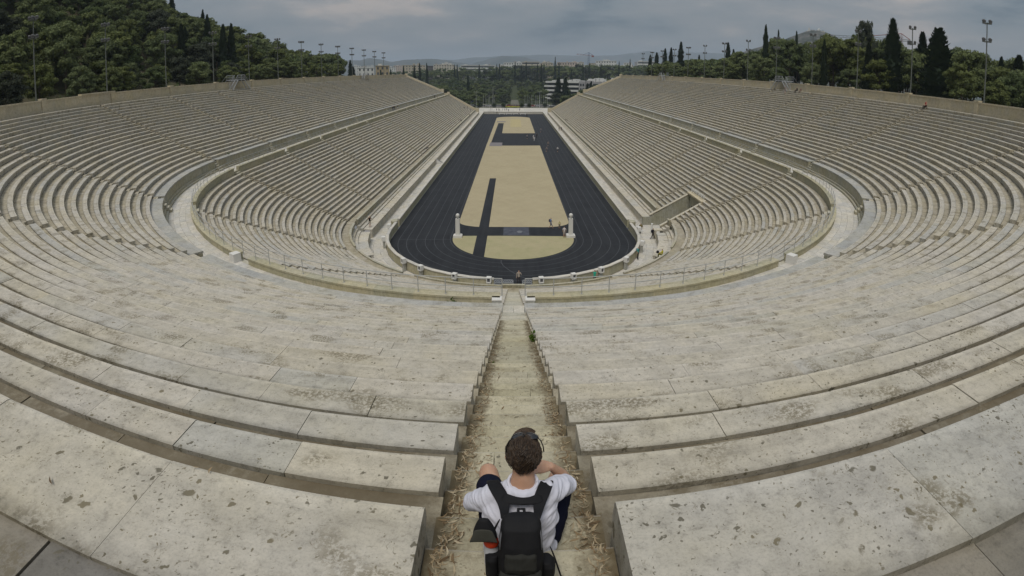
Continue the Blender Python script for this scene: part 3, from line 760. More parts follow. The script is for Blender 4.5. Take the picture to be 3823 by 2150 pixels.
def frange(a, b, s): return [a + s * i for i in range(int((b - a) / s) + 1)]
def outside(x, y): return (math.hypot(x, y * .985) > 61.4 if y < 0 else abs(x) > 61.4) or y > 400
terrain('hillside_left', [-400, -340, -290, -250, -220] + frange(-200, -70, 10) + [-66, -63.5, -61.5], frange(-160, 224, 8) + [225.9], lambda x, y: outside(x, y))
terrain('wood_floor_right', [61.5, 63.5, 66, 70, 76] + frange(84, 200, 12) + [240, 300, 400, 600, 1200, 3000, 9000], frange(-160, 224, 8) + [225.9], lambda x, y: outside(x, y))
terrain('ground_behind', frange(-90, 90, 6), frange(-160, -20, 6), lambda x, y: math.hypot(x, y * .97) > 61.4)
# the great sheet to the horizon, park and city ground
xs = [-9000, -6000, -4000, -2500, -1600, -1000, -700, -500] + frange(-400, 400, 20) + [500, 700, 1000, 1600, 2500, 4000, 6000, 9000]
ys = [226.2] + frange(240, 600, 20) + [650, 700, 800, 900, 1000, 1200, 1500, 2000, 3000, 4500, 6500, 9000, 12000]
PARKG = mat('park_ground', (.05, .06, .028), .95, .1)
terrain('park_ground', xs, ys, lambda x, y: True, PARKG)
mb = MB(); mb.box(-64, 224.5, -.35, 64, 227.5, -.31, .5); struct(mb.obj('subsoil', COREM))

# ================================================================== forecourt, road, parked cars
fore = MB()
for i in range(-26, 26):
    for j in range(11): fore.box(i * 2.4 + .01, 226.0 + j * 4.7 + .01, -.2, i * 2.4 + 2.39, 226.0 + j * 4.7 + 4.69, random.uniform(-.004, .004) + .02)
struct(fore.obj('forecourt_paving', PAVE))
ASPH = mat('asphalt', (.055, .055, .057), .9, .2)
flat('road', [[(-140, 287), (140, 287), (140, 309), (-140, 309)]], .03, ASPH)
flat('park_path', [[(-2.2, 318), (4.6, 318), (2.8, 620), (-.6, 620)]], .10, mat('pale_gravel', (.16, .155, .13), .9, .1))
mb = MB()
for k in range(26): mb.box(-70 + k * 5.6, 297.95, .034, -67.5 + k * 5.6, 298.1, .037, .5)
struct(mb.obj('road_markings', mat('road_paint', (.7, .7, .68))))
mb = MB(); mb.box(-140, 285.9, -.1, 140, 286.95, .15); struct(mb.obj('kerb_near_road', PAVE)); mb = MB(); mb.box(-140, 309.05, -.1, 140, 311, .15); struct(mb.obj('pavement_far_side', PAVE))
def bench(x, y, w_, lab):
    t = thing('marble_bench', lab, 'bench', (x, y, .02), 0, 'white benches across the end of the track')
    mb = MB(); mb.box(-w_ / 2, -.5, .42, w_ / 2, .5, .62); mb.obj('seat', WHITE, t)
    for s in (-1, 1): mb = MB(); mb.box(s * w_ * .4 - .2, -.4, 0, s * w_ * .4 + .2, .4, .42); mb.obj('leg', WHITE, t)
for k, n_ in enumerate(('leftmost', 'second from the left', 'third from the left', 'rightmost')):
    bench(-6.6 + 4.05 * k, 221.5, 3.5, 'low white bench across the far end of the track, %s of four' % n_)
# goal-like frame and small gate at the far left corner
t = thing('metal_frame_gate', 'small open metal frame gate at the far left corner of the track', 'gate', (-12.9, 222.6, 0))
for x in (-1.6, 1.6): mb = MB(); mb.tube([(x, 0, 0), (x, 0, 1.9)], .09, 6); mb.obj('post', RAILM, t)
mb = MB(); mb.tube([(-1.6, 0, 1.9), (1.6, 0, 1.9)], .09, 6); mb.obj('rail', RAILM, t)

LEAFS = {}
def leafmat(name, c1, c2, c3):
    m = mat(name, c1, .8, .15); g = G(m); rnd = g.attr('rnd'); oi = g.n('ShaderNodeObjectInfo')
    c = g.mix(g.ramp(rnd, [(.15, 0.), (.85, 1.)]), c1, c2)
    c = g.mix(g.math('MULTIPLY', oi.outputs['Random'], .75), c, c3)
    c = g.mix(1., c, g.ramp(oi.outputs['Random'], [(0., .75), (.5, 1.), (1., 1.2)]), 'MULTIPLY')
    g.col(c)
    tr = g.n('ShaderNodeBsdfTranslucent', i0=c); ms = g.n('ShaderNodeMixShader', i0=.22); g.L.new(g.b.outputs[0], ms.inputs[1]); g.L.new(tr.outputs[0], ms.inputs[2])
    g.L.new(ms.outputs[0], g.N['Material Output'].inputs[0]); return m
PINE = leafmat('pine_needles', (.105, .130, .038), (.190, .215, .070), (.120, .145, .074))
CYPR = leafmat('cypress_foliage', (.024, .036, .018), (.044, .060, .028), (.030, .045, .026))
PARK = leafmat('park_foliage', (.072, .102, .040), (.140, .185, .070), (.108, .122, .058))
OLIV = leafmat('grey_green_foliage', (.055, .066, .042), (.085, .096, .062), (.06, .07, .05))
BUSH = leafmat('clipped_bush', (.022, .034, .012), (.045, .062, .022), (.03, .04, .018))
BARK = mat('bark', (.12, .098, .075), .95, .1); BARKP = mat('pale_bark', (.17, .15, .13), .95, .1)

def rdir():
    while True:
        v = Vector((random.uniform(-1, 1), random.uniform(-1, 1), random.uniform(-1, 1)))
        if .05 < v.length < 1: return v.normalized()
ICO_V = []; ICO_F = []
def _ico():
    t = (1 + 5 ** .5) / 2
    v = [(-1, t, 0), (1, t, 0), (-1, -t, 0), (1, -t, 0), (0, -1, t), (0, 1, t), (0, -1, -t), (0, 1, -t), (t, 0, -1), (t, 0, 1), (-t, 0, -1), (-t, 0, 1)]
    f = [(0, 11, 5), (0, 5, 1), (0, 1, 7), (0, 7, 10), (0, 10, 11), (1, 5, 9), (5, 11, 4), (11, 10, 2), (10, 7, 6), (7, 1, 8), (3, 9, 4), (3, 4, 2), (3, 2, 6), (3, 6, 8), (3, 8, 9), (4, 9, 5), (2, 4, 11), (6, 2, 10), (8, 6, 7), (9, 8, 1)]
    return [Vector(q).normalized() for q in v], f
ICO_V, ICO_F = _ico()
def clump(mb, c, r, n, leaf, flat=.7, rnd=None, up=.35):
    c = Vector(c); rnd0 = random.random() if rnd is None else rnd
    k = .64
    mb.add([tuple(c + Vector((v.x * r * k * random.uniform(.8, 1.1), v.y * r * k * random.uniform(.8, 1.1), v.z * r * k * flat))) for v in ICO_V], ICO_F, rnd0 * .5)
    V, F, Rn = [], [], []
    for i in range(n):
        d = rdir(); d.z = abs(d.z) if random.random() < up else d.z; d.normalize()
        q = c + Vector((d.x * r, d.y * r, d.z * r * flat)) * random.uniform(.72, 1.12)
        nrm = (d + rdir() * .8).normalized(); a = nrm.cross(rdir()).normalized(); b = nrm.cross(a)
        s = leaf * random.uniform(.6, 1.3); k0 = len(V)
        V += [tuple(q - a * s), tuple(q + b * s * .55), tuple(q + a * s), tuple(q - b * s * .55)]; F.append((k0, k0 + 1, k0 + 2, k0 + 3))
        Rn += [min(1, max(0, rnd0 * .6 + random.random() * .4))] * 4
    b = len(mb.v); mb.v.extend(V); mb.f.extend([tuple(b + i for i in f) for f in F]); mb.r.extend(Rn); mb.mi.extend([0] * len(F))
def pine_meshes(seed, H, Rr, nc, nl, leaf, trunk_h):
    random.seed(seed); mb = MB(); tb = MB()
    lean = Vector((random.uniform(-.12, .12), random.uniform(-.12, .12), 0)) * H
    top = lean + Vector((0, 0, trunk_h + (H - trunk_h) * .55))
    mids = [Vector((0, 0, -.8)), lean * .25 + Vector((random.uniform(-.3, .3), 0, trunk_h * .5)), lean * .6 + Vector((0, random.uniform(-.3, .3), trunk_h)), top]
    tb.tube(mids, [.26, .21, .16, .07], 7)
    for k in range(nc):
        a = random.uniform(0, 2 * PI); h = random.random() ** .8
        rr = Rr * (math.sqrt(max(0, 1 - ((h - .35) / .72) ** 2))) * random.uniform(.35, 1.0)
        c = lean * (.6 + .4 * h) + Vector((math.cos(a) * rr, math.sin(a) * rr, trunk_h * .85 + (H - trunk_h * .85) * h * .92))
        clump(mb, c, Rr * random.uniform(.19, .34), nl, leaf, .62)
        if k % 3 == 0: tb.tube([mids[2].lerp(mids[3], random.random()), tuple(c)], .07, 4, .03)
    return mb.mesh('crown', PINE), tb.mesh('trunk', BARK)
def cypress_meshes(seed, H, Rr, n, leaf):
    random.seed(seed); mb = MB(); tb = MB()
    prof = lambda h: Rr * (min(1, h * 7) ** .6) * (1 - h) ** .55 * (1 + .13 * math.sin(h * 19 + seed) + .10 * math.sin(h * 43 + seed * 2))
    rings = [(max(.03, prof(h / 12) * .72), .6 + (H - .6) * h / 12) for h in range(13)]
    mb.lathe((0, 0, 0), rings, 9, .15)
    for i in range(n):
        h = random.random() ** 1.15; a = random.uniform(0, 2 * PI); rr = prof(h) * random.uniform(.72, 1.12 + .25 * (random.random() < .12))
        q = Vector((math.cos(a) * rr, math.sin(a) * rr, .6 + (H - .6) * h)); s = leaf * random.uniform(.6, 1.3)
        t = Vector((-math.sin(a), math.cos(a), 0)) * s * .4; u = Vector((math.cos(a) * .35, math.sin(a) * .35, 1)).normalized() * s
        mb.add([tuple(q - t), tuple(q - u * .3), tuple(q + t), tuple(q + u)], [(0, 1, 2, 3)], random.random())
    tb.tube([(0, 0, -.8), (0, 0, H * .8)], .16, 6, .04)
    return mb.mesh('crown', CYPR), tb.mesh('trunk', BARK)
def tree(name, meshes, loc, rz, s, label, cat, group, leaf=None):
    t = thing(name, label, cat, loc, rz, group); t.scale = s if hasattr(s, '__len__') else (s, s, s)
    c = link('crown', meshes[0], t); link('trunk', meshes[1], t)
    if leaf is not None:
        c.material_slots[0].link = 'OBJECT'; c.material_slots[0].material = leaf
    return t
PN = [pine_meshes(100 + i, 9.5 + (i % 3), 3.9 + .4 * (i % 2), 44, 120, .25, 3.6 + .5 * (i % 3)) for i in range(6)]
PF = [pine_meshes(200 + i, 10, 4.4, 30, 60, .42, 3.2) for i in range(5)]
CN = [cypress_meshes(300 + i, 14, 1.35, 1500, .42) for i in range(4)]
CF = [cypress_meshes(320 + i, 13, 1.5, 420, .8) for i in range(3)]
random.seed(11)
nT = 0
def rnd_s(a, b): s = random.uniform(a, b); return (s * random.uniform(.9, 1.15), s * random.uniform(.9, 1.15), s)
# --- left hill
pts_ = []
tries = 0
while len(pts_) < 292 and tries < 60000:
    tries += 1
    y = random.uniform(-62, 222); o = 5 + 100 * random.random() ** 1.35; x = -(61.8 + o) if y > 0 else None
    if y <= 0:
        a = random.uniform(0, .95); x = -(61.8 + o) * math.cos(a); y = -(61.8 + o) * math.sin(a)
        if math.degrees(math.atan2(x - CX, y - CY)) < -66: continue
    if y > 0 and o > 30 + crest(y) * 2.6: continue
    md = 4.2 if o < 45 else 5.6
    if math.degrees(math.atan2(x - CX, y - CY)) > -19.4: continue
    if any((x - q[0]) ** 2 + (y - q[1]) ** 2 < md * md for q in pts_): continue
    pts_.append((x, y, o))
pts_.sort(key=lambda q: math.hypot(q[0] - CX, q[1] - CY))
def near_mast(az, sd):
    ys = MY_[sd]; best = min(range(len(ys)), key=lambda k: abs(math.degrees(math.atan2(pt(62.0, metres_w(62, ys[k]), sd)[0] - CX, pt(62.0, metres_w(62, ys[k]), sd)[1] - CY)) - az))
    return best
ordn = ['first', 'second', 'third', 'fourth', 'fifth', 'sixth', 'seventh', 'eighth', 'ninth', 'tenth', 'eleventh', 'twelfth', 'thirteenth', 'fourteenth', 'fifteenth']
MY_ = {-1: [-16.3, -.1, 15.8, 32.3, 48.0, 63.8, 79.7] + [95.7 + 16 * k for k in range(6)], 1: [-14.7, 2.2, 17.1, 33.0, 49.0, 64.8] + [80.8 + 16 * k for k in range(7)]}
def tlab(kind, x, y, o, sd):
    az = math.degrees(math.atan2(x - CX, y - CY)); k = near_mast(az, sd)
    if sd < 0: where = 'close behind the left rim wall' if o < 14 else ('low on the left slope' if o < 32 else ('halfway up the left slope' if o < 60 else 'high on the left hill'))
    else: where = 'close behind the right rim wall' if o < 16 else ('in the middle of the right wood' if o < 38 else 'at the back of the right wood')
    return kind + ' ' + where + ', in line with the %s mast' % ordn[k]
LBL = {0: 'yellow green pine in the wood on the hillside behind the left stand', 1: 'darker green pine in the wood on the hillside behind the left stand', 2: 'grey green olive like tree on the hillside behind the left stand'}
for i, (x, y, o) in enumerate(pts_):
    near = math.hypot(x - CX, y - CY) < 170
    k = 2 if random.random() < .14 else (1 if random.random() < .3 else 0)
    hs_ = .62 if o < 12 else random.uniform(.75, 1.05)
    tree(('pine_tree', 'dark_pine_tree', 'olive_tree')[k], random.choice(PN if near else PF), (x, y, ground_z(x, y) - .2), random.uniform(0, 6.28), rnd_s(hs_ * .95, hs_ * 1.1), tlab(('yellow green pine', 'dark green pine', 'grey green olive')[k], x, y, o, -1), 'tree', 'trees on the hillside behind the left stand', (PINE, PARK, OLIV)[k])  # the dark green ones are pines too, same meshes with darker foliage
# --- cypresses and singled-out trees by azimuth, distance and height of the tip
def cyp(az, el, D, zb, r, lab, near=True, leaf=None, k=0):
    x, y = azp(az, D); top = CZ + D * math.tan(R_(el)); zb = ground_z(x, y) if zb is None else zb
    h = top - zb; m = (CN if near else CF)[k % (4 if near else 3)]; H0 = 14 if near else 13
    return tree('cypress_tree', m, (x, y, zb), random.uniform(0, 6), (r, r, h / H0), lab, 'tree', None, leaf)
for az, el, D, r, lab in [(-37.45, 8.9, 215, 1.9, 'dark forked cypress on the crest of the left hill'), (-34.08, 7.3, 190, 1.0, 'thin crooked cypress rising from the slope of the left hill'),
        (-33.6, 6.7, 150, 1.35, 'tall slim cypress in the left wood beside the crooked one'), (-36.4, 5.9, 132, 1.3, 'broad dark cypress in the left wood nearest the far stair bridge'),
        (-31.9, 5.65, 140, 1.3, 'slender cypress, left of a close pair in the left wood'), (-31.0, 5.7, 142, 1.3, 'slender cypress, right of a close pair in the left wood'),
        (-36.0, 5.6, 140, 1.1, 'dark cypress half hidden by the pines of the left wood'), (-47.5, 5.2, 125, 1.2, 'slim cypress low on the hillside behind the third left mast'),
        (-43.2, 8.2, 170, 1.2, 'cypress high on the left hill near the top of the picture'), (-40.9, 7.6, 165, 1.1, 'small cypress beside a bare patch on the left hill'),
        (-18.2, 1.5, 300, 1.2, 'dark cypress at the far end of the left wood'), (-17.9, .8, 305, 1.2, 'short cypress closing the left wood by the first city blocks')]:
    cyp(az, el, D, None, r, lab, k=int(abs(az * 10)) % 4)
# --- right wood
for az, el, D, r, lab in [(18.61, 3.55, 245, 1.6, 'pointed cypress with a bent tip at the far end of the right wood'), (16.0, 2.35, 285, 1.6, 'stout dark cypress, first of a row at the far end of the right stand'), (16.9, 2.8, 280, 1.5, 'pointed cypress, second of a row at the far end of the right stand'),
        (17.55, 2.9, 275, 1.4, 'pointed cypress, third of a row at the far end of the right stand'), (15.3, 2.1, 290, 1.4, 'short dark cypress just right of the far stair bridge'), (23.71, 3.6, 200, 1.3, 'rounded column cypress between two masts of the right wood'),
        (24.3, 2.9, 205, 1.1, 'shorter column cypress beside the rounded one in the right wood'), (27.75, 5.6, 160, 1.05, 'very slim tall cypress standing clear in the right wood'), (29.12, 5.1, 215, .9, 'thin cypress tip rising over the right pines'),
        (31.09, 5.05, 190, 1.0, 'small dark cypress tip left of the distant rocky hill'), (34.1, 4.35, 120, .8, 'narrow dark cypress in front of the right pines'), (41.47, 6.85, 108, 1.95, 'tallest broad cypress of the right wood'),
        (44.64, 5.7, 122, 1.9, 'ragged cypress between the tallest cypress and the dark spruce'), (46.33, 6.2, 100, 3.0, 'wide ragged dark conifer with a broken top in the right wood'), (52.91, 3.9, 120, 1.2, 'small cypress near the right edge of the wood'),
        (54.67, 4.2, 110, 1.9, 'twisted dark conifer at the right edge of the picture'), (38.9, 4.3, 115, 1.2, 'dark cypress sunk among the pines right of the stair bridge'), (20.6, 2.2, 240, 1.0, 'low cypress by the second far mast on the right')]:
    cyp(az, el, D, None, r, lab, k=int(abs(az * 10)) % 4)
prof_r = [(10, .8), (14, 1.1), (19.8, 1.9), (22.5, 2.0), (24.6, 2.5), (27.4, 3.0), (28.8, 4.1), (31.2, 4.2), (34.1, 4.2), (36.3, 4.75), (38.5, 4.8), (40.6, 4.6), (42.8, 3.95), (45, 4.2), (48.6, 4.1), (50, 3.8), (52, 4.2), (55.2, 3.05), (70, 2.8)]
def el_r(a):
    for (p0, q0), (p1, q1) in zip(prof_r, prof_r[1:]):
        if a <= p1: return q0 + (q1 - q0) * max(0, a - p0) / (p1 - p0)
    return 2.8
pts_ = []; tries = 0
while len(pts_) < 175 and tries < 40000:
    tries += 1
    y = random.uniform(-40, 222); o = 5.5 + 62 * random.random() ** 1.25; x = 61.8 + o
    if y < 0: R0 = 61.8 + o; a = random.uniform(0, .75); x = R0 * math.cos(a); y = -R0 * math.sin(a)
    if any((x - q[0]) ** 2 + (y - q[1]) ** 2 < 4.9 ** 2 for q in pts_): continue
    az = math.degrees(math.atan2(x - CX, y - CY))
    if az > 66 or az < 15.6: continue
    pts_.append((x, y, o))
LBR = {0: 'bright olive green pine in the wood behind the right stand', 1: 'deep green pine in the wood behind the right stand'}
for x, y, o in pts_:
    D = math.hypot(x - CX, y - CY); az = math.degrees(math.atan2(x - CX, y - CY)); zb = ground_z(x, y) - .2
    top = CZ + D * math.tan(R_(el_r(az))) - random.uniform(0, 1.6); H = max(5.5, min(15, top - zb))
    if o < 13: H = min(H, random.uniform(5.5, 8))
    k = 1 if random.random() < .3 else 0; s = H / 10.3
    tree(('pine_tree', 'dark_pine_tree')[k], random.choice(PN if D < 190 else PF), (x, y, zb), random.uniform(0, 6.28), (min(1.2, s * random.uniform(.9, 1.2)),) * 2 + (s,), tlab(('olive green pine', 'deep green pine')[k], x, y, o, 1), 'tree', 'trees behind the right stand', (PINE, PARK)[k])  # the deep green ones are pines as well, only the foliage differs
tree('pine_tree', PN[2], (*azp(38.6, 135), 18.5), 1, (.8, .8, 1.75), 'tallest feathery pine standing above the right wood', 'tree', None, OLIV)
tree('pine_tree', PN[3], (*azp(40.1, 140), 18.5), 2, (.7, .7, 1.45), 'second feathery pine right of the tallest one above the right wood', 'tree', None, OLIV)
tree('pine_tree', PN[1], (*azp(-28.1, 190), ground_z(*azp(-28.1, 190))), 2, (1.1, 1.1, 1.0), 'round headed lone pine standing out on the left ridge line', 'tree', None, PARK)
# undergrowth behind the walls
mb = MB(); random.seed(5)
for i in range(760):
    sd = random.choice((-1, 1)); y = random.uniform(-45, 220); o = 3.2 + 22 * random.random(); R0 = 61.8 + o
    x = sd * R0
    if sd < 0 and math.degrees(math.atan2(x - CX, y - CY)) > -19: continue
    if y < 0: a = random.uniform(0, .8); x, y = sd * R0 * math.cos(a), -R0 * math.sin(a)
    clump(mb, (x, y, ground_z(x, y) + .4), random.uniform(.5, 1.3), 16, .30, .8)
o_ = mb.obj('undergrowth', PARK); o_['kind'] = 'stuff'

# --- park beyond the forecourt
def skyw(a):
    for lim, wd_ in ((-15.5, 'by the white terraced block at its left end'), (-13.8, 'behind the ochre building'), (-12, 'left of the long pale block'), (-10, 'over the long pale block'), (-8.5, 'by the dark square block'), (-6.5, 'over the white flats'), (-4, 'over the long low white building, left half'), (-2, 'over the long low white building, right half'), (.8, 'over the block with the dark top storey'), (3, 'over the wide white building'), (5, 'over the tan block'), (7.2, 'over the pinkish building'), (9, 'by the red and blue crane'), (12, 'right of the red and blue crane'), (14.5, 'between cypresses on the right')):
        if a < lim: return wd_
    return 'at its right end'
random.seed(21)
BM = [pine_meshes(400 + i, 11, 5.2, 30, 50, .50, 2.6) for i in range(5)]
def treetop(az):   # elevation of the park's upper edge
    pr = [(-20, .1), (-12.3, .15), (-9.9, .4), (-7, .6), (-3.8, .6), (-.4, .8), (2.8, 1.0), (5.3, .8), (7.3, .95), (10.2, .9), (14.2, 1.0), (30, 1.2)]
    for (p0, q0), (p1, q1) in zip(pr, pr[1:]):
        if az <= p1: return q0 + (q1 - q0) * max(0, az - p0) / (p1 - p0)
    return 1.
pts_ = []; tries = 0
Dk = [345, 362, 382, 405, 432, 464, 502, 548, 604, 672, 755, 850]
for D in Dk:
    a = -15.5
    while a < 20:
        a += math.degrees(8.6 / D) * random.uniform(.8, 1.3); d = D * random.uniform(.975, 1.025); x, y = azp(a, d)
        hwp = 8 - .010 * (d - 340) + (5 if d > 470 else 0) * 0
        if abs(x - 1.2) < max(3.0, hwp * .75) and d < 560: continue       # the path
        if 22 < x < 92 and 300 < y < 408: continue                        # office block stands here
        if d < 372 and abs(x) < 24: continue                              # open forecourt garden
        pts_.append((x, y, d, a))
pts_.sort(key=lambda q: q[2])
LBP = ['broad dark green tree in the park beyond the forecourt', 'olive brown tree in the park beyond the forecourt', 'fresh green tree in the park beyond the forecourt']
extra = []
def plab(k, a, d):
    kind = ['dark green', 'olive brown', 'fresh green'][k] + ' park tree '
    row = 'in the nearest row' if d < 352 else ('in the second row' if d < 372 else ('in the third row' if d < 393 else ('in mid park' if d < 450 else 'deep in the park')))
    side = 'at the end of the left stand' if a < -10 else ('left of the first round bush' if a < -7 else ('above the first round bush' if a < -4.8 else ('above the left flagpoles' if a < -2 else ('above the flower bed' if a < 1 else ('above the right flagpoles' if a < 3.7 else ('by the white office block' if a < 7.5 else 'beyond the grey flats'))))))
    return kind + row + ', ' + side
for i, (x, y, d, a) in enumerate(pts_):
    zb = ground_z(x, y); lim = CZ + d * math.tan(R_(treetop(a) - (0 if d > 700 else (.25 + (700 - d) / 700 * 1.9)))) - zb
    H = min(max(7.5, random.uniform(8, 12.5)), max(7.5, lim)) if d < 640 else max(7., min(30, lim * 1.06))
    k = random.choice([0, 0, 0, 1, 2]); s = H / 11.; lf = (PARK, OLIV, PINE)[k]
    sc_ = (max(.85, s) * random.uniform(.85, 1.15),) * 2 + (s,)
    if i < 285: tree('park_tree', random.choice(BM), (x, y, zb - .3), random.uniform(0, 6.28), sc_, plab(k, a, d), 'tree', 'trees of the park beyond the forecourt', lf)
    else: extra.append((x, y, zb, sc_))
mb = MB(); random.seed(33)
for x, y, zb, s in extra:
    for k in range(9):
        a = random.uniform(0, 6.28); r = random.uniform(.2, 4) * s[0]
        clump(mb, (x + math.cos(a) * r, y + math.sin(a) * r, zb + 11 * s[2] * random.uniform(.3, .9)), 2.3 * s[0], 9, 1.0, .7)
o_ = mb.obj('far_woods', PARK); o_['kind'] = 'stuff'
for j, (a, e_, D) in enumerate([(1.45, 1.15, 620), (2.75, 1.0, 590), (3.2, .95, 560), (4.75, 1.75, 640), (5.2, 1.15, 600), (8.6, 1.05, 560), (9.9, 1.05, 560), (11.9, 1.3, 620), (13.1, 1.55, 660), (7.9, .9, 560), (-9.8, 1.0, 470), (-10.6, 1.0, 470), (-12.4, .6, 420), (-11.2, .75, 420), (-14.9, .3, 420), (-13.8, .3, 410), (-6.7, .9, 640), (-6.4, .9, 645), (-3.9, .9, 640), (-1.9, 1.0, 640), (-1.6, 1.0, 640), (.2, 1.2, 640), (.9, .9, 620), (-5.2, -.3, 400), (6.6, .3, 520)]):
    t = cyp(a, e_, D, None, random.uniform(.9, 1.3) if D > 500 else 1.2, 'dark pointed park cypress ' + ('near, ' if D < 480 else 'far, ') + 'below ' + skyw(a).replace('by ', '').replace('over ', '').replace('behind ', '').replace('left of ', '').replace('its left end', 'the left end of the skyline').replace('its right end', 'the right skyline'), False, k=j); t['group'] = 'cypresses of the park'
# two tall cypresses in front of the office block, two by the grey block
for a, e_, D, lab, r in [(5.15, -.45, 352, 'tall dark cypress in front of the white banded office block, left of two', 2.4), (5.95, -.55, 350, 'tall dark cypress in front of the white banded office block, right of two', 2.4),
                         (8.45, -1.15, 350, 'slim cypress before the grey flats, left of two', 1.4), (8.85, -.95, 352, 'slim cypress before the grey flats, right of two', 1.4)]:
    cyp(a, e_, D, 0, r, lab, False, k=1)

# ================================================================== floodlight masts
POLEM = mat('mast_grey_green', (.12, .13, .115), .7, .3); LAMPM = mat('lamp_housing', (.10, .10, .10), .5, .4); GLASS = mat('lamp_glass', (.22, .225, .22), .25, .5)
def mast_parts(t, H, near=True):
    mb = MB(); mb.tube([(0, 0, -1.5), (0, 0, H * .5), (0, 0, H)], [.12, .095, .07], 8); mb.obj('pole', POLEM, t)
    for z in (H - 2.6, H - .25):
        mb = MB(); mb.box(-.75, -.06, z, .75, .06, z + .12); mb.box(-.06, -.5, z, .06, .5, z + .12); mb.obj('crossarm', POLEM, t)
        for k, (x, y) in enumerate(((-.68, -.15), (-.25, .3), (.25, -.35), (.68, .1))):
            l = MB(); tl = .25; l.lathe((x, y, z + .18), [(.13, 0), (.22, .08), (.24, .28), (.10, .40)], 9, .5); lo = l.obj('floodlight', LAMPM, t)
            l = MB(); l.lathe((x, y - .0, z + .12), [(.20, 0), (.21, .06)], 9, .5); l.obj('lens', GLASS, lo)
ordn = ['first', 'second', 'third', 'fourth', 'fifth', 'sixth', 'seventh', 'eighth', 'ninth', 'tenth', 'eleventh', 'twelfth', 'thirteenth', 'fourteenth', 'fifteenth']
MY = {-1: [-16.3, -.1, 15.8, 32.3, 48.0, 63.8, 79.7] + [95.7 + 16 * k for k in range(6)], 1: [-14.7, 2.2, 17.1, 33.0, 49.0, 64.8] + [80.8 + 16 * k for k in range(7)]}
proto = None
for sd, nm in ((-1, 'left'), (1, 'right')):
    for k, y in enumerate(MY[sd]):
        x, yy = pt(62.0, metres_w(62, y), sd); H = 12.75
        lab = 'floodlight mast with two lamp clusters behind the %s rim wall, %s from the camera end' % (nm, ordn[k])
        if proto is None:
            proto = thing('floodlight_mast', lab, 'floodlight mast', (x, yy, 20.4 - .4), 0, 'floodlight masts along the rim'); mast_parts(proto, H - .0)
        else: dup(proto, (x, yy, 20.0), random.uniform(-.4, .4), lab)

# ================================================================== stair bridges over the rim wall
BR = mat('pale_steel', (.40, .41, .42), .5, .4)
def bridge(sd, y, lab):
    t = thing('stair_bridge', lab, 'stairs', (0, 0, 0), 0, 'metal stair bridges over the rim wall')
    y0, y1 = y, y + 3.0
    X = lambda o: sd * (61.5 + o)
    top = 22.75
    mb = MB(); mb.box(min(X(-1.0), X(1.1)), y0, top - .12, max(X(-1.0), X(1.1)), y1, top); mb.obj('platform', BR, t)
    d = 1
    # flight down along the wall on the seat side, both ways (A shape)
    for s_, ya in ((-1, y0), (1, y1)):
        ye = ya + s_ * 2.4
        for x0 in (X(-.95), X(-1.85)):
            mb = MB(); mb.prism([(x0 - .04, ya, top), (x0 + .04, ya, top), (x0 + .04, ya, top - .25), (x0 - .04, ya, top - .25)], [(x0 - .04, ye, 20.7), (x0 + .04, ye, 20.7), (x0 + .04, ye, 20.45), (x0 - .04, ye, 20.45)]); mb.obj('stringer', BR, t)
            mb = MB()
            pa = [(x0, ya, top + 1.0), (x0, ye, 21.7)]; mb.tube(pa, .035, 5); mb.tube([(x0, ye, 21.7), (x0, ye, 20.6)], .03, 5); mb.tube([(x0, ya, top), (x0, ya, top + 1.0)], .03, 5)
            mb.tube([(x0, ya, top + .5), (x0, ye, 21.2)], .022, 5); mb.obj('handrail', BR, t)
        for k in range(9):
            f = (k + .5) / 9; yy = ya + (ye - ya) * f; z = top + (20.6 - top) * f
            mb = MB(); mb.box(min(X(-1.85), X(-.95)), yy - .13, z - .03, max(X(-1.85), X(-.95)), yy + .13, z); mb.obj('stair_tread', LAMPM if s_ * d > 0 else BR, t)
    mb = MB(); mb.box(min(X(-1.9), X(-.9)), y0, top - .12, max(X(-1.9), X(-.9)), y1, top); mb.obj('landing', BR, t)
    for x0 in (X(-1.88), X(1.1)):
        mb = MB(); mb.tube([(x0, y0, top + 1.0), (x0, y1, top + 1.0)], .035, 5); mb.tube([(x0, y0, top + .5), (x0, y1, top + .5)], .022, 5)
        for k in range(6): mb.tube([(x0, y0 + (y1 - y0) * k / 5, top), (x0, y0 + (y1 - y0) * k / 5, top + 1.0)], .022, 5)
        mb.obj('guard_rail', BR, t)
    # flight down behind the wall
    for x0, xe in ((X(1.1), X(3.4)),):
        for yy in (y0, y1):
            mb = MB(); mb.tube([(x0, yy, top + 1), (xe, yy, 21.4)], .03, 5); mb.tube([(x0, yy, top), (xe, yy, 20.3)], .06, 5); mb.tube([(xe, yy, 21.4), (xe, yy, 20.3)], .03, 5); mb.obj('rear_handrail', BR, t)
bridge(-1, 38.6, 'pale metal stair bridge over the left rim wall, the nearer of the left two')
bridge(-1, 137.2, 'pale metal stair bridge over the left rim wall near its far end')
bridge(1, 41.8, 'pale metal stair bridge over the right rim wall, the nearer of the right two')
bridge(1, 137.6, 'pale metal stair bridge over the right rim wall near its far end')

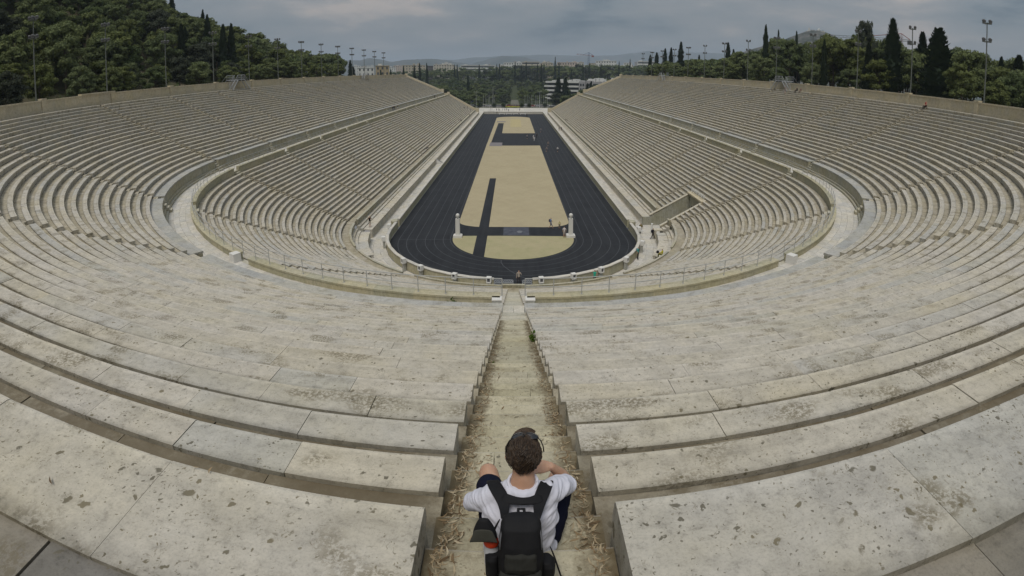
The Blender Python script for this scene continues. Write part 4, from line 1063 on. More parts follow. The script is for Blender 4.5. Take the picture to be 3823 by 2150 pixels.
# ================================================================== forecourt furniture
BS = None
def ball_bush(x, y, r, lab):
    mb = MB(); clump(mb, (0, 0, r * .92), r, 420, .22, .95, .5); clump(mb, (0, 0, r * .92), r * .9, 60, .3, .95, .2)
    t = thing('ball_bush', lab, 'bush', (x, y, 0), 0, 'clipped round bushes along the forecourt'); c = mb.obj('crown', BUSH, t)
    mb = MB(); mb.tube([(0, 0, -.1), (0, 0, .6)], .12, 6); mb.obj('trunk', BARK, t)
for a, lab in [(-5.31, 'round clipped bush, leftmost along the forecourt'), (-3.87, 'round clipped bush behind the left flagpoles, outer one'), (-1.99 - .25, 'round clipped bush inside the left flagpoles'), (-1.15 + .0, 'dark round clipped bush left of the yellow flower bed'), (1.0, 'dark round clipped bush right of the yellow flower bed'), (1.85, 'round clipped bush among the right flagpoles'), (3.7, 'round clipped bush, rightmost along the forecourt')]:
    x, y = azp(a, 343); ball_bush(x, y, 1.65, lab)
random.seed(3)
FLM = mat('flower_yellow', (.42, .40, .04), .8, .1); mb = MB()
for i in range(60): clump(mb, (CX - .15 + random.uniform(-5.5, 5), 281 + random.uniform(-1.5, 3), .5), random.uniform(.4, .8), 12, .2, .6)
tag(mb.obj('flower_bed', FLM), 'bed of yellow flowers in the middle beyond the forecourt', 'flower bed')
mb = MB()
for i in range(26): clump(mb, (CX + random.uniform(-3, 4.5), 285.0 + random.uniform(0, 1), 1.2), random.uniform(.4, .8), 10, .2, .6)
tag(mb.obj('flower_bush', mat('red_brown_bush', (.13, .05, .04))), 'reddish bush behind the yellow flower bed', 'bush')
FP = mat('flagpole_white', (.50, .51, .52), .4, .5)
for sd in (-1, 1):
    for k in range(12):
        az = -4.9 + .24 * k + .04 * (k % 3) if sd < 0 else 1.35 + .235 * k + .04 * (k % 2); D = 345 + 9 * (k % 3); x, y = azp(az, D); h = 8.3 - .5 * (k % 3)
        mb = MB(); mb.tube([(0, 0, 0), (0, 0, h)], .075, 6, .05); mb.lathe((0, 0, h), [(.09, 0), (.12, .1), (.02, .2)], 6)
        t = mb.obj('flagpole', FP); t.location = (x, y, 0)
        tag(t, 'bare white flagpole in the %s cluster beyond the forecourt' % ('left' if sd < 0 else 'right'), 'flagpole', 'flagpoles in the %s cluster beyond the forecourt' % ('left' if sd < 0 else 'right'))
mb = MB(); mb.box(-.6, -.05, .6, .6, .05, 2.6); mb.tube([(-.5, 0, 0), (-.5, 0, .6)], .05, 5); mb.tube([(.5, 0, 0), (.5, 0, .6)], .05, 5)
t = mb.obj('blue_sign', mat('sign_blue', (.03, .07, .30), .5, .3)); t.location = (*azp(-4.75, 352), 1.5); tag(t, 'blue sign board by the left flagpoles', 'sign')
# street lamps
for a, D, h, lab in [(-4.3, 330, 11, 'double armed street lamp left of the flagpoles'), (3.05, 335, 11, 'double armed street lamp right of the flagpoles'), (-2.35, 350, 13.4, 'single street lamp before the park trees')]:
    t = thing('street_lamp', lab, 'street lamp', (*azp(a, D), 0)); mb = MB(); mb.tube([(0, 0, 0), (0, 0, h)], .1, 6, .06); mb.obj('pole', FP, t)
    for s_ in ((-1, 1) if 'double' in lab else (0,)):
        mb = MB(); mb.tube([(0, 0, h), (s_ * 1.1, 0, h + .1)], .05, 5); mb.lathe((s_ * 1.2, 0, h), [(.12, -.1), (.35, 0), (.25, .15)], 8); mb.obj('lamp_head', GLASS, t)
# cars
TYRE = mat('tyre', (.02, .02, .02), .9); CGL = mat('car_glass', (.02, .025, .03), .15, .6)
def car_body(col):
    return mat('car_paint', col, .35, .5)
def make_car(loc, rz, col, lab):
    t = thing('parked_car', lab, 'car', loc, rz, 'cars on the road beyond the forecourt')
    mb = MB(); A = [(-2.1, .35), (-2.15, .75), (-1.5, .86), (1.2, .92), (2.05, .72), (2.1, .35)]
    mb.prism([(x, -.85, z) for x, z in A], [(x, .85, z) for x, z in A]); mb.obj('body', car_body(col), t)
    mb = MB(); B = [(-1.45, .86), (-.85, 1.40), (.55, 1.42), (1.25, .92)]; mb.prism([(x, -.76, z) for x, z in B], [(x, .76, z) for x, z in B]); mb.obj('cabin', CGL, t)
    mb = MB(); mb.box(-.85, -.72, 1.40, .55, .72, 1.46); mb.obj('roof', car_body(col), t)
    for x in (-1.3, 1.3):
        for y in (-.88, .72): mb = MB(); mb.prism([(x + .32 * math.cos(a), y, .33 + .32 * math.sin(a)) for a in [i * PI / 5 for i in range(10)]], [(x + .32 * math.cos(a), y + .16, .33 + .32 * math.sin(a)) for a in [i * PI / 5 for i in range(10)]]); mb.obj('wheel', TYRE, t)
for a, D, col, lab in [(-5.0, 352, (.55, .56, .58), 'silver car beside the leftmost round bush'), (-4.5, 362, (.62, .63, .66), 'white car driving behind the left flagpoles'), (-6.1, 362, (.6, .6, .6), 'white car by the trees at the left of the road'), (-2.9, 354, (.45, .46, .48), 'grey car between the left bushes'),
        (-.5, 356, (.30, .06, .05), 'red car behind the flower bed'), (2.2, 354, (.35, .08, .07), 'dark red car behind the right flagpoles'), (2.8, 362, (.5, .5, .52), 'pale car right of the right flagpoles'), (4.5, 358, (.60, .62, .60), 'white car at the right of the road'), (5.1, 349, (.03, .03, .035), 'black car near the right stand'), (1.5, 366, (.58, .58, .58), 'white car behind the round bushes')]:
    make_car((*azp(a, D), .03), random.choice([0, .05, PI]), col, lab)

# ================================================================== buildings
WIN = mat('window_glass', (.045, .05, .055), .3, .5); CONC = {k: mat('render_' + k, c, .85, .2) for k, c in dict(white=(.60, .60, .57), cream=(.52, .48, .40), grey=(.34, .33, .33), tan=(.45, .40, .31), pink=(.50, .42, .36), ochre=(.36, .29, .18), dark=(.12, .11, .11)).items()}
def block(lab, az0, az1, el, D, zb, floors, m, roofbits=2, band=False, depth=22):
    x0, y0 = azp(az0, D); x1, y1 = azp(az1, D); ztop = CZ + D * math.tan(R_(el)); wd = math.hypot(x1 - x0, y1 - y0)
    am = (az0 + az1) / 2; xm, ym = azp(am, D); H = ztop - zb
    t = thing('building', lab, 'building', (xm, ym, zb), -R_(am))
    mb = MB(); mb.box(-wd / 2, 0, 0, wd / 2, depth, H); mb.obj('wall', CONC[m], t)
    fh = H / floors; wins = MB()
    for f in range(floors):
        z = fh * f + fh * .38
        if band: wins.box(-wd / 2 + 1, -.25, z, wd / 2 - 1, .0, z + fh * .42); continue
        nw = max(3, int(wd / 4.2))
        for i in range(nw):
            xx = -wd / 2 + wd * (i + .5) / nw; wins.box(xx - .8, -.12, z, xx + .8, .0, z + fh * .46)
    o = wins.obj('windows', WIN, t); o['kind'] = 'stuff'
    random.seed(int(az0 * 100) + 7)
    for k in range(roofbits):
        xx = random.uniform(-wd * .4, wd * .4); ww = random.uniform(2, 5); mb = MB(); mb.box(xx - ww / 2, 2, H, xx + ww / 2, 8, H + random.uniform(1.5, 3.2)); mb.obj('roof_hut', CONC[random.choice(['white', 'grey', m])], t)
    mb = MB(); mb.box(-wd / 2 - .3, -.4, H, wd / 2 + .3, .6, H + .7); mb.obj('parapet', CONC[m], t)
    return t
Z0 = 4
block('white terraced block at the left of the skyline', -17.4, -15.6, .62, 560, Z0, 5, 'white', 3)
block('ochre stone building with arched openings behind the left stand', -15.45, -13.95, .80, 520, Z0, 5, 'ochre', 1)
mb_ = None
block('long pale block left of the dark tower on the skyline', -12.5, -9.95, .86, 820, Z0, 8, 'tan', 4)
block('dark brown square block on the skyline', -9.87, -9.1, .78, 760, Z0, 8, 'dark', 0)
block('white flats with roof huts right of the dark block', -9.05, -6.7, .92, 830, Z0, 9, 'cream', 5)
block('bluish white slab between the flats on the skyline', -8.0, -7.0, 1.05, 900, Z0, 10, 'white', 3)
block('long low white building with dark windows on the skyline', -6.0, -2.1, .88, 820, Z0, 7, 'white', 6, True)
block('white block with a dark top storey left of the centre of the skyline', -1.1, .9, 1.2, 860, Z0, 8, 'white', 3)
block('wide white building with a dark roof band at the centre of the skyline', .95, 3.0, 1.28, 880, Z0, 8, 'cream', 2, True)
block('tan block with many small windows on the skyline', 3.05, 4.5, 1.15, 880, Z0, 9, 'tan', 3)
block('pinkish low building with a red roof on the skyline', 4.95, 7.25, 1.22, 860, Z0, 7, 'pink', 3)
block('white building behind the park, right of the tower crane', 9.3, 11.6, 1.4, 900, Z0, 8, 'white', 5)
block('small white block on the skyline between cypresses', 12.4, 13.3, 1.2, 950, Z0, 8, 'white', 2)
block('terraced white block at the right end of the skyline', 13.9, 15.8, 1.38, 920, Z0, 8, 'white', 4, True)
random.seed(77)
for k in range(46):      # the mass of small far blocks, each its own thing
    a = -18 + 35.5 * k / 45 + random.uniform(-.3, .3); D = random.uniform(1000, 1900)
    block('small pale far city block, ' + skyw(a), a, a + random.uniform(.5, 1.5), random.uniform(.45, .95) + (.35 if a > 0 else 0), D, 6, 9, random.choice(['white', 'cream', 'tan', 'grey', 'pink']), 2)['group'] = 'far city blocks on the skyline'
# white banded office block
t = thing('office_block', 'white office block with long horizontal balcony bands, right of the park', 'building')
xL, yL = azp(3.75, 420); xR, yR = azp(7.47, 400)
ang = math.atan2(yR - yL, xR - xL); t.location = (xL, yL, 0); t.rotation_euler = (0, 0, ang); wd = math.hypot(xR - xL, yR - yL)
mb = MB(); mb.box(0, 2.2, -.5, wd, 20, 16.4); mb.obj('wall', CONC['dark'], t)
tops = [17.0, 13.6, 10.2, 6.8, 3.6]
for z in tops: mb = MB(); mb.box(-.3 - (1.2 if z < 14 else 0), -.2, z - 1.35, wd, 2.3, z); mb.obj('balcony_band', CONC['white'], t)
for k in range(5):
    z = tops[k] - 3.3
    for i in range(14): mb = MB(); x0 = wd * i / 14; mb.box(x0 + .15, 2.0, z + .2, x0 + wd / 14 - .15, 2.19, z + 1.9); mb.obj('window', WIN, t)
for i in range(7): mb = MB(); mb.box(wd * (.05 + .13 * i), 6, 16.4, wd * (.05 + .13 * i) + 3, 12, 17.6 + (i % 3) * .5); mb.obj('roof_hut', CONC['white'], t)
# grey flats right of it
t = thing('apartment_building', 'grey rendered flats with square windows beside the white office block', 'building')
xL, yL = azp(7.5, 398); xR, yR = azp(12.0, 380); ang = math.atan2(yR - yL, xR - xL); t.location = (xL, yL, 0); t.rotation_euler = (0, 0, ang); wd = math.hypot(xR - xL, yR - yL)
mb = MB(); mb.box(0, 0, -.5, wd * .16, 14, 17.2); mb.box(wd * .16, 2.0, -.5, wd * .32, 14, 17.6); mb.box(wd * .32, -.5, -.5, wd * .55, 14, 17.0); mb.box(wd * .55, 1, -.5, wd, 16, 16.6); mb.obj('wall', CONC['grey'], t)
for f in range(4):
    z = 13.4 - 3.5 * f
    for x0, x1, yy in ((.03, .07, 0), (.095, .135, 0), (.18, .30, 2.0), (.37, .50, -.5)):
        mb = MB(); mb.box(wd * x0, yy - .1, z, wd * x1, yy - .003, z + 1.9); mb.obj('window', WIN, t)
    mb = MB(); mb.box(wd * .56, .1, z - .6, wd, .998, z + .6); mb.obj('balcony_band', CONC['white'], t)
    mb = MB(); mb.box(wd * .57, .93, z + .62, wd * .99, .997, z + 2.2); mb.obj('window', WIN, t)
random.seed(4)
for i in range(16): mb = MB(); x0 = wd * random.uniform(.05, .95); h = random.uniform(.8, 2.4); mb.box(x0, random.uniform(2.5, 8), 17.0, x0 + random.uniform(.8, 3), 9, 17.3 + h); mb.obj('roof_unit', CONC['white'], t)

# ================================================================== cranes
CRM = mat('crane_red', (.25, .10, .09), .6, .3); CRB = mat('crane_blue', (.10, .14, .24), .6, .3)
def lattice(mb, a, b, wd, n):
    a, b = Vector(a), Vector(b); d = (b - a).normalized(); s = d.cross(Vector((0, 1, 0.01))).normalized() * wd / 2; u = d.cross(s).normalized() * wd / 2
    cs = [s + u, s - u, -s - u, -s + u]
    for c in cs: mb.tube([a + c, b + c], wd * .06, 4)
    for i in range(n):
        p, q = a.lerp(b, i / n), a.lerp(b, (i + 1) / n)
        for k in range(4): mb.tube([p + cs[k], q + cs[(k + 1) % 4]], wd * .04, 3)
def crane(lab, az, D, zb, el_j, a0, a1, m1, m2, wd=2.2):
    t = thing('tower_crane', lab, 'crane'); x, y = azp(az, D); zj = CZ + D * math.tan(R_(el_j))
    mb = MB(); lattice(mb, (x, y, zb), (x, y, zj + 5), wd, 14); mb.obj('mast', m2, t)
    xa, ya = azp(a0, D); xb, yb = azp(a1, D)
    mb = MB(); lattice(mb, (x, y, zj), (xa, ya, zj + (2 if 'rocky' not in lab else 0)), wd * .8, 18); mb.obj('jib', m1, t)
    mb = MB(); lattice(mb, (x, y, zj), (xb, yb, zj), wd * .8, 6); mb.box(xb - 2, yb - 1, zj - 3, xb + 2, yb + 1, zj, .5); mb.obj('counter_jib', m1, t)
    mb = MB(); mb.tube([(x, y, zj + 5), ((x + xa) / 2, (y + ya) / 2, zj + 1)], .25, 4); mb.tube([(x, y, zj + 5), (xb, yb, zj + .8)], .25, 4); mb.obj('tie', m2, t)
crane('red and blue tower crane above the middle of the skyline', 8.5, 900, 4, 2.02, 7.15, 8.95, CRM, CRB)
crane('dark lattice crane with a long jib reaching towards the rocky hill', 42.35, 420, 5, 4.85, 34.6, 43.3, LAMPM, CRM, 1.8)

# ================================================================== far hills
HILL = mat('far_hill', (.050, .062, .052), .95, .1); g = G(HILL); p = g.pos()
g.col(g.mix(g.ramp(g.noise(p, .006, 5, .65), [(.42, 0.), (.6, 1.)]), (.045, .056, .045), (.085, .085, .075)))
def ridge(name, pts, D, dep):
    # resample with small undulation, front and back slopes
    mb = MB(); P_ = []
    for (a0, e0), (a1, e1) in zip(pts, pts[1:]):
        n_ = max(2, int((a1 - a0) / .12))
        for i in range(n_):
            f = i / n_; s = f * f * (3 - 2 * f); a = a0 + (a1 - a0) * f; P_.append((a, e0 + (e1 - e0) * s + .025 * noise.noise(Vector((a * 3, D * .001, 0)))))
    rows_ = []
    for fr, hh in ((-1.6, 0), (-1., .25), (-.5, .66), (-.2, .9), (0, 1), (.5, .6), (1.2, 0)):
        row = []
        for i, (a, e_) in enumerate(P_):
            d = D + dep * fr; x, y = azp(a, d); zt = CZ + D * math.tan(R_(e_)); wob = (noise.noise(Vector((x * .003, y * .003, 3))) * .3) * (1 - abs(hh - .5) * 2 if hh < 1 else 0)
            row.append((x, y, max(-5., zt * (hh + wob * .4)) if hh > 0 else -8))
        rows_.append(row)
    V = [v for r in rows_ for v in r]; n_ = len(P_); F = [(j * n_ + i, j * n_ + i + 1, (j + 1) * n_ + i + 1, (j + 1) * n_ + i) for j in range(len(rows_) - 1) for i in range(n_ - 1)]
    mb.add(V, F, .5); struct(mb.obj(name, HILL, smooth=True))
ridge('near_hills', [(-60, .9), (-30, 1.2), (-21, 1.4), (-18.44, 1.49), (-17.24, 1.47), (-16.07, 1.70), (-15.11, 1.56), (-13.68, 1.29), (-11.9, 1.50), (-9.26, 1.60), (-7.85, 1.5), (-6.23, 1.2), (-4.6, 1.0), (-3, .9)], 4200, 500)
ridge('near_hills', [(-5.6, .8), (-3.78, 1.34), (-2.4, 1.72), (-1.28, 1.95), (1.01, 1.85), (2.23, 1.57), (3.21, 1.36), (4.46, 1.2), (6.5, .9)], 4600, 500)
ridge('distant_hills', [(-14, 1.0), (-7.04, 1.5), (-4.17, 1.79), (-.51, 1.98), (3.2, 2.1), (7.72, 1.98), (10.94, 2.02), (13.35, 2.27), (14.93, 2.55), (16.51, 2.43), (20.3, 2.5), (30, 2.3), (60, 1.8)], 7000, 800)
# the rocky hill with buildings on its top
ROCK = mat('hill_rock', (.16, .15, .13), .95, .1); g = G(ROCK); p = g.pos(); g.col(g.mix(g.ramp(g.noise(p, .035, 6, .7), [(.42, 0.), (.56, 1.)]), (.035, .042, .028), (.13, .12, .105)))
D = 1500; hx, hy = azp(33.2, D); mb = MB(); V = []; F = []
prof = [(0, 160), (20, 161), (34, 156), (52, 146), (78, 134), (110, 122), (170, 100), (260, 62), (420, 10), (520, -8)]
nn = 44
for r, z in prof:
    for i in range(nn):
        a = 2 * PI * i / nn; k = 1 + .22 * noise.noise(Vector((math.cos(a) * 2, math.sin(a) * 2, r * .01))) if r > 30 else 1
        V.append((hx + math.cos(a) * (r * k + .01), hy + math.sin(a) * (r * k + .01), z + (5 * noise.noise(Vector((math.cos(a) * r * .04, math.sin(a) * r * .04, 1))) if r > 30 else 0)))
F = [(j * nn + i, j * nn + (i + 1) % nn, (j + 1) * nn + (i + 1) % nn, (j + 1) * nn + i) for j in range(len(prof) - 1) for i in range(nn)]
mb.add(V, F, .5); struct(mb.obj('rocky_hill', ROCK))
t = thing('hilltop_chapel', 'small white chapel and terraces on the summit of the rocky hill', 'chapel', (hx, hy, 158), -R_(33.2))
mb = MB(); mb.box(-26, -20, -6, 24, 0, 2); mb.obj('terrace', CONC['cream'], t); mb = MB(); mb.box(-9, -21, -9, 15, -20.02, -4); mb.obj('retaining_wall', CONC['white'], t)
mb = MB(); mb.box(2, -12, 2, 12, -4, 7); mb.obj('nave', CONC['white'], t); mb = MB(); mb.lathe((7, -8, 7), [(3, 0), (3, 1.5), (2.2, 3), (.3, 3.9)], 10); mb.obj('dome', CONC['white'], t)
mb = MB(); mb.box(-22, -10, 2, -19, -7, 11); mb.obj('bell_tower', CONC['cream'], t); mb = MB(); mb.box(-16, -12, 2, -4, -6, 5.5); mb.obj('lodge', CONC['grey'], t)
for k in range(5): mb = MB(); clump(mb, (-14 + 8 * k, -16, 2.4), 2.6, 30, .9, .8); mb.obj('shrub', PARK, t)

# ================================================================== air
mb = MB(); mb.box(-13000, -500, -10, 13000, 13000, 372, .5)
hz_ = mb.obj('haze', []) if 0 else None
me = bpy.data.meshes.new('haze'); me.from_pydata(mb.v, [], mb.f); hm = bpy.data.materials.new('haze'); hm.use_nodes = True
hn = hm.node_tree; hn.nodes.remove(hn.nodes['Principled BSDF']); pv_ = hn.nodes.new('ShaderNodeVolumePrincipled')
pv_.inputs['Color'].default_value = (.72, .85, 1.0, 1); pv_.inputs['Density'].default_value = 1.7e-4; pv_.inputs['Anisotropy'].default_value = .0
hn.links.new(pv_.outputs[0], hn.nodes['Material Output'].inputs['Volume']); me.materials.append(hm)
ho = link('haze', me); ho['kind'] = 'stuff'
# ================================================================== gate barriers at the centre
GALV = mat('galvanised_grey', (.38, .40, .43), .5, .4)
def barrier(x0, x1, lab):
    t = thing('gate_barrier', lab, 'gate', (0, -13.12, 0), 0, None)
    fr = MB()
    for z in (.02, .30, .86, 1.10): fr.box(x0, -.03, z, x1, .03, z + .05)
    fr.box(x0, -.03, 0, x0 + .06, .03, 1.15); fr.box(x1 - .06, -.03, 0, x1, .03, 1.15); fr.obj('frame', GALV, t)
    n = int((x1 - x0) / .125)
    for k in range(n):
        x = x0 + (x1 - x0) * (k + .5) / n; mb = MB(); mb.box(x - .022, -.02, .35, x + .022, .02, .86); mb.obj('bar', GALV, t)
    for z in (.08, .91):
        mb = MB(); m_ = int((x1 - x0) / .26)
        for k in range(m_):
            xa = x0 + .06 + (x1 - x0 - .12) * k / m_; xb = x0 + .06 + (x1 - x0 - .12) * (k + 1) / m_
            mb.tube([(xa, 0, z), ((xa + xb) / 2, 0, z + .18), (xb, 0, z)], .022, 4)
        mb.obj('scroll_band', GALV, t)
barrier(-2.08, .02, 'wide grey metal barrier closing the left of the wall opening'); barrier(.98, 2.05, 'narrow grey metal barrier closing the right of the wall opening')
t = thing('crowd_barrier', 'bent tube barrier across the corridor by the right wall pier', 'barrier', (18.9, 8.6, 0), .95)
mb = MB(); mb.tube([(-1.6, 0, .05), (-1.6, 0, 1.0), (-1.5, 0, 1.1), (1.5, 0, 1.1), (1.6, 0, 1.0), (1.6, 0, .05)], .03, 6); mb.obj('frame', RAILM, t)
mb = MB(); mb.tube([(-1.6, 0, .65), (1.6, 0, .65)], .025, 6); mb.obj('rail', RAILM, t)
for s_ in (-1, 1): mb = MB(); mb.tube([(s_ * 1.3, -.3, .04), (s_ * 1.3, .3, .04)], .03, 6); mb.obj('foot', RAILM, t)
mb = MB(); mb.box(-.2, -.12, 0, .2, .12, 1.55); t = mb.obj('info_stand', WHITE); t.location = (20.3, 6.0, 0); t.rotation_euler = (0, 0, 1.2); tag(t, 'white upright panel leaning at the mouth of the tunnel', 'panel')
# left podium stair frame
t = thing('wooden_ramp', 'white edged little stair leaning on the podium of the left stand', 'stairs', (-20.6, 62.6, 0), 0)
mb = MB(); mb.prism([(.2, -.6, 0), (2.6, -.6, 0), (.2, -.6, 1.4)], [(.2, -.5, 0), (2.6, -.5, 0), (.2, -.5, 1.4)]); mb.obj('side_panel', WHITE, t)
mb = MB(); mb.prism([(.2, .5, 0), (2.6, .5, 0), (.2, .5, 1.4)], [(.2, .6, 0), (2.6, .6, 0), (.2, .6, 1.4)]); mb.obj('side_panel', WHITE, t)
for k in range(6): mb = MB(); mb.box(.25 + .38 * k, -.5, 1.2 - .23 * k, .6 + .38 * k, .5, 1.25 - .23 * k); mb.obj('stair_tread', LAMPM, t)
for y in (-.55, .55): mb = MB(); mb.tube([(.1, y, 1.3), (.1, y, 2.4), (1.2, y, 1.7)], .03, 5); mb.obj('handrail', WHITE, t)

# ================================================================== herms on the track
def herm(x, y, lab):
    t = thing('herm_pillar', lab, 'statue', (x, y, .012), 0, 'double headed herms on the infield')
    mb = MB(); mb.box(-.62, -.5, 0, .62, .5, .32); mb.box(-.5, -.4, .32, .5, .4, .40); mb.obj('base', WHITE, t)
    mb = MB(); a, b = .30, .25; mb.prism([(-a, -a, .4), (a, -a, .4), (a, a, .4), (-a, a, .4)], [(-b - .03, -b - .03, 2.75), (b + .03, -b - .03, 2.75), (b + .03, b + .03, 2.75), (-b - .03, b + .03, 2.75)]); mb.obj('shaft', WHITE, t)
    mb = MB(); mb.lathe((0, 0, 2.75), [(.20, 0), (.15, .10), (.17, .2), (.25, .32), (.27, .46), (.24, .60), (.14, .70), (.02, .73)], 14)
    for s_ in (-1, 1): mb.lathe((0, s_ * .22, 3.0), [(.03, 0), (.06, .06), (.05, .16), (.02, .24)], 6); mb.lathe((s_ * .25, 0, 3.02), [(.02, 0), (.05, .05), (.02, .14)], 6)
    mb.obj('head', WHITE, t, True)
    mb = MB()
    for s_ in (-1, 1): mb.lathe((0, s_ * .16, 2.72), [(.05, 0), (.12, .12), (.08, .26), (.02, .30)], 8)
    mb.obj('beard', PIL, t, True)
herm(-7.93, 4.2, 'tall white herm pillar with a bearded head at the left end of the black cross strip'); herm(8.24, 4.5, 'tall white herm pillar with a bearded head at the right end of the black cross strip')

# ================================================================== small figures
def evaluate(ob):
    dg = bpy.context.evaluated_depsgraph_get(); e = ob.evaluated_get(dg); me = bpy.data.meshes.new_from_object(e)
    old = ob.data; bpy.data.objects.remove(ob); bpy.data.meshes.remove(old); return me
def skin_fig(J, E, types, sub=1):
    """J: name -> (pos, radius); E: edges; types: material per bone"""
    names = list(J); me = bpy.data.meshes.new('body'); me.from_pydata([J[n][0] for n in names], [(names.index(a), names.index(b)) for a, b in E], [])
    o = bpy.data.objects.new('tmp', me); C.objects.link(o)
    m = o.modifiers.new('s', 'SKIN'); m.use_smooth_shade = True
    for i, n in enumerate(names):
        r = J[n][1]; me.skin_vertices[0].data[i].radius = (r, r) if not hasattr(r, '__len__') else r
        me.skin_vertices[0].data[i].use_root = (n == 'pel')
    if sub: u = o.modifiers.new('u', 'SUBSURF'); u.levels = sub; u.render_levels = sub
    out = evaluate(o)
    for k in range(5): out.materials.append(None)
    segs = [(Vector(J[a][0]), Vector(J[b][0]), types.get((a, b), 0)) for a, b in E]
    hc = Vector(J['hd'][0]); fw = J.get('face', ((0, -1, 0), 0))[0]
    for p in out.polygons:
        c = p.center; best = None
        for a, b, t in segs:
            ab = b - a; k = max(0, min(1, (c - a).dot(ab) / max(1e-6, ab.length_squared))); d = (c - (a + ab * k)).length
            if best is None or d < best[0]: best = (d, t)
        t = best[1]
        if t == 0 and (c - hc).length < .17 and (c.z > hc.z + .03 or (c - hc).dot(Vector((0, 1, 0))) > .01 and c.z > hc.z - .07): t = 1
        p.material_index = t
    return out
SK, HR, SH, PA, SO = 0, 1, 2, 3, 4
ED = [('pel', 'bel'), ('bel', 'che'), ('che', 'nek'), ('nek', 'chn'), ('chn', 'hd'), ('che', 'shl'), ('shl', 'ell'), ('ell', 'wrl'), ('wrl', 'hal'), ('che', 'shr'), ('shr', 'elr'), ('elr', 'wrr'), ('wrr', 'har'), ('pel', 'hil'), ('hil', 'knl'), ('knl', 'anl'), ('anl', 'tol'), ('pel', 'hir'), ('hir', 'knr'), ('knr', 'anr'), ('anr', 'tor')]
def pose(kind):
    # faces -y
    J = dict(pel=((0, 0, .95), (.13, .10)), bel=((0, .0, 1.10), (.12, .09)), che=((0, .01, 1.32), (.14, .10)), nek=((0, .0, 1.48), .055), chn=((0, -.01, 1.56), .07), hd=((0, -.01, 1.66), .095),
             shl=((-.19, 0, 1.41), .055), ell=((-.24, .03, 1.13), .042), wrl=((-.25, -.05, .90), .030), hal=((-.25, -.07, .80), .035), shr=((.19, 0, 1.41), .055), elr=((.24, .03, 1.13), .042), wrr=((.25, -.05, .90), .030), har=((.25, -.07, .80), .035),
             hil=((-.09, 0, .88), .085), knl=((-.10, -.01, .48), .058), anl=((-.10, .02, .08), .040), tol=((-.11, -.13, .04), .035), hir=((.09, 0, .88), .085), knr=((.10, -.01, .48), .058), anr=((.10, .02, .08), .040), tor=((.11, -.13, .04), .035))
    def mv(n, p): J[n] = (p, J[n][1])
    if kind == 'walk':
        mv('knl', (-.10, -.18, .50)); mv('anl', (-.10, -.30, .10)); mv('tol', (-.10, -.43, .07)); mv('knr', (.10, .05, .49)); mv('anr', (.10, .30, .14)); mv('tor', (.10, .22, .04))
        mv('ell', (-.24, .16, 1.16)); mv('wrl', (-.25, .20, .93)); mv('hal', (-.25, .20, .84)); mv('elr', (.24, -.08, 1.14)); mv('wrr', (.22, -.28, 1.0)); mv('har', (.2, -.35, .98))
    if kind == 'photo':
        mv('ell', (-.27, -.16, 1.24)); mv('wrl', (-.10, -.30, 1.48)); mv('hal', (-.05, -.30, 1.55)); mv('elr', (.27, -.16, 1.24)); mv('wrr', (.10, -.30, 1.48)); mv('har', (.05, -.30, 1.55))
    if kind == 'apart':
        mv('knl', (-.14, -.02, .48)); mv('anl', (-.19, .02, .08)); mv('tol', (-.23, -.12, .04)); mv('knr', (.14, -.02, .48)); mv('anr', (.19, .02, .08)); mv('tor', (.25, -.11, .04)); mv('elr', (.3, -.05, 1.16)); mv('wrr', (.16, -.2, 1.42)); mv('har', (.1, -.2, 1.5))
    if kind in ('sit', 'sitlean'):
        dz = -.83; dy = .0
        for n in ('pel', 'bel', 'che', 'nek', 'chn', 'hd', 'shl', 'shr', 'ell', 'elr', 'wrl', 'wrr', 'hal', 'har'): q = J[n][0]; mv(n, (q[0], q[1] + .02 - (.14 * max(0, q[2] - .95) if kind == 'sitlean' else 0), q[2] + dz))
        mv('hil', (-.10, 0, .10)); mv('hir', (.10, 0, .10)); mv('knl', (-.13, -.44, .16)); mv('knr', (.13, -.44, .16)); mv('anl', (-.12, -.42, -.28)); mv('anr', (.12, -.42, -.28)); mv('tol', (-.12, -.56, -.31)); mv('tor', (.12, -.56, -.31))
        mv('ell', (-.25, -.10, .36)); mv('elr', (.25, -.10, .36)); mv('wrl', (-.15, -.32, .28)); mv('wrr', (.15, -.32, .28)); mv('hal', (-.12, -.40, .25)); mv('har', (.12, -.40, .25))
    if kind == 'lie':
        R = Matrix.Rotation(R_(62), 4, 'X')
        for n in list(J): q = R @ Vector(J[n][0]); mv(n, (q.x, q.y + .6, q.z * .9))
        mv('knl', (-.1, -.1, .45)); mv('anl', (-.1, -.38, .12)); mv('tol', (-.1, -.5, .06))
    return J
def fig_mesh(kind, shorts, sleeves='short', dress=False):
    J = pose(kind); T = {('pel', 'bel'): SH, ('bel', 'che'): SH, ('che', 'nek'): SH, ('che', 'shl'): SH, ('che', 'shr'): SH, ('shl', 'ell'): SH if sleeves != 'none' else SK, ('shr', 'elr'): SH if sleeves != 'none' else SK,
                         ('ell', 'wrl'): SH if sleeves == 'long' else SK, ('elr', 'wrr'): SH if sleeves == 'long' else SK, ('pel', 'hil'): PA, ('pel', 'hir'): PA, ('hil', 'knl'): PA, ('hir', 'knr'): PA,
                         ('knl', 'anl'): SK if shorts else PA, ('knr', 'anr'): SK if shorts else PA, ('anl', 'tol'): SO, ('anr', 'tor'): SO}
    return skin_fig(J, ED, T)
FM = {}
def col_m(c, _cache={}):
    c = tuple(c)
    if c not in _cache: _cache[c] = mat('cloth', c, .9, .1)
    return _cache[c]
SKIN = mat('skin', (.42, .26, .18), .6, .3); G(SKIN).b.inputs['Subsurface Weight'].default_value = .0
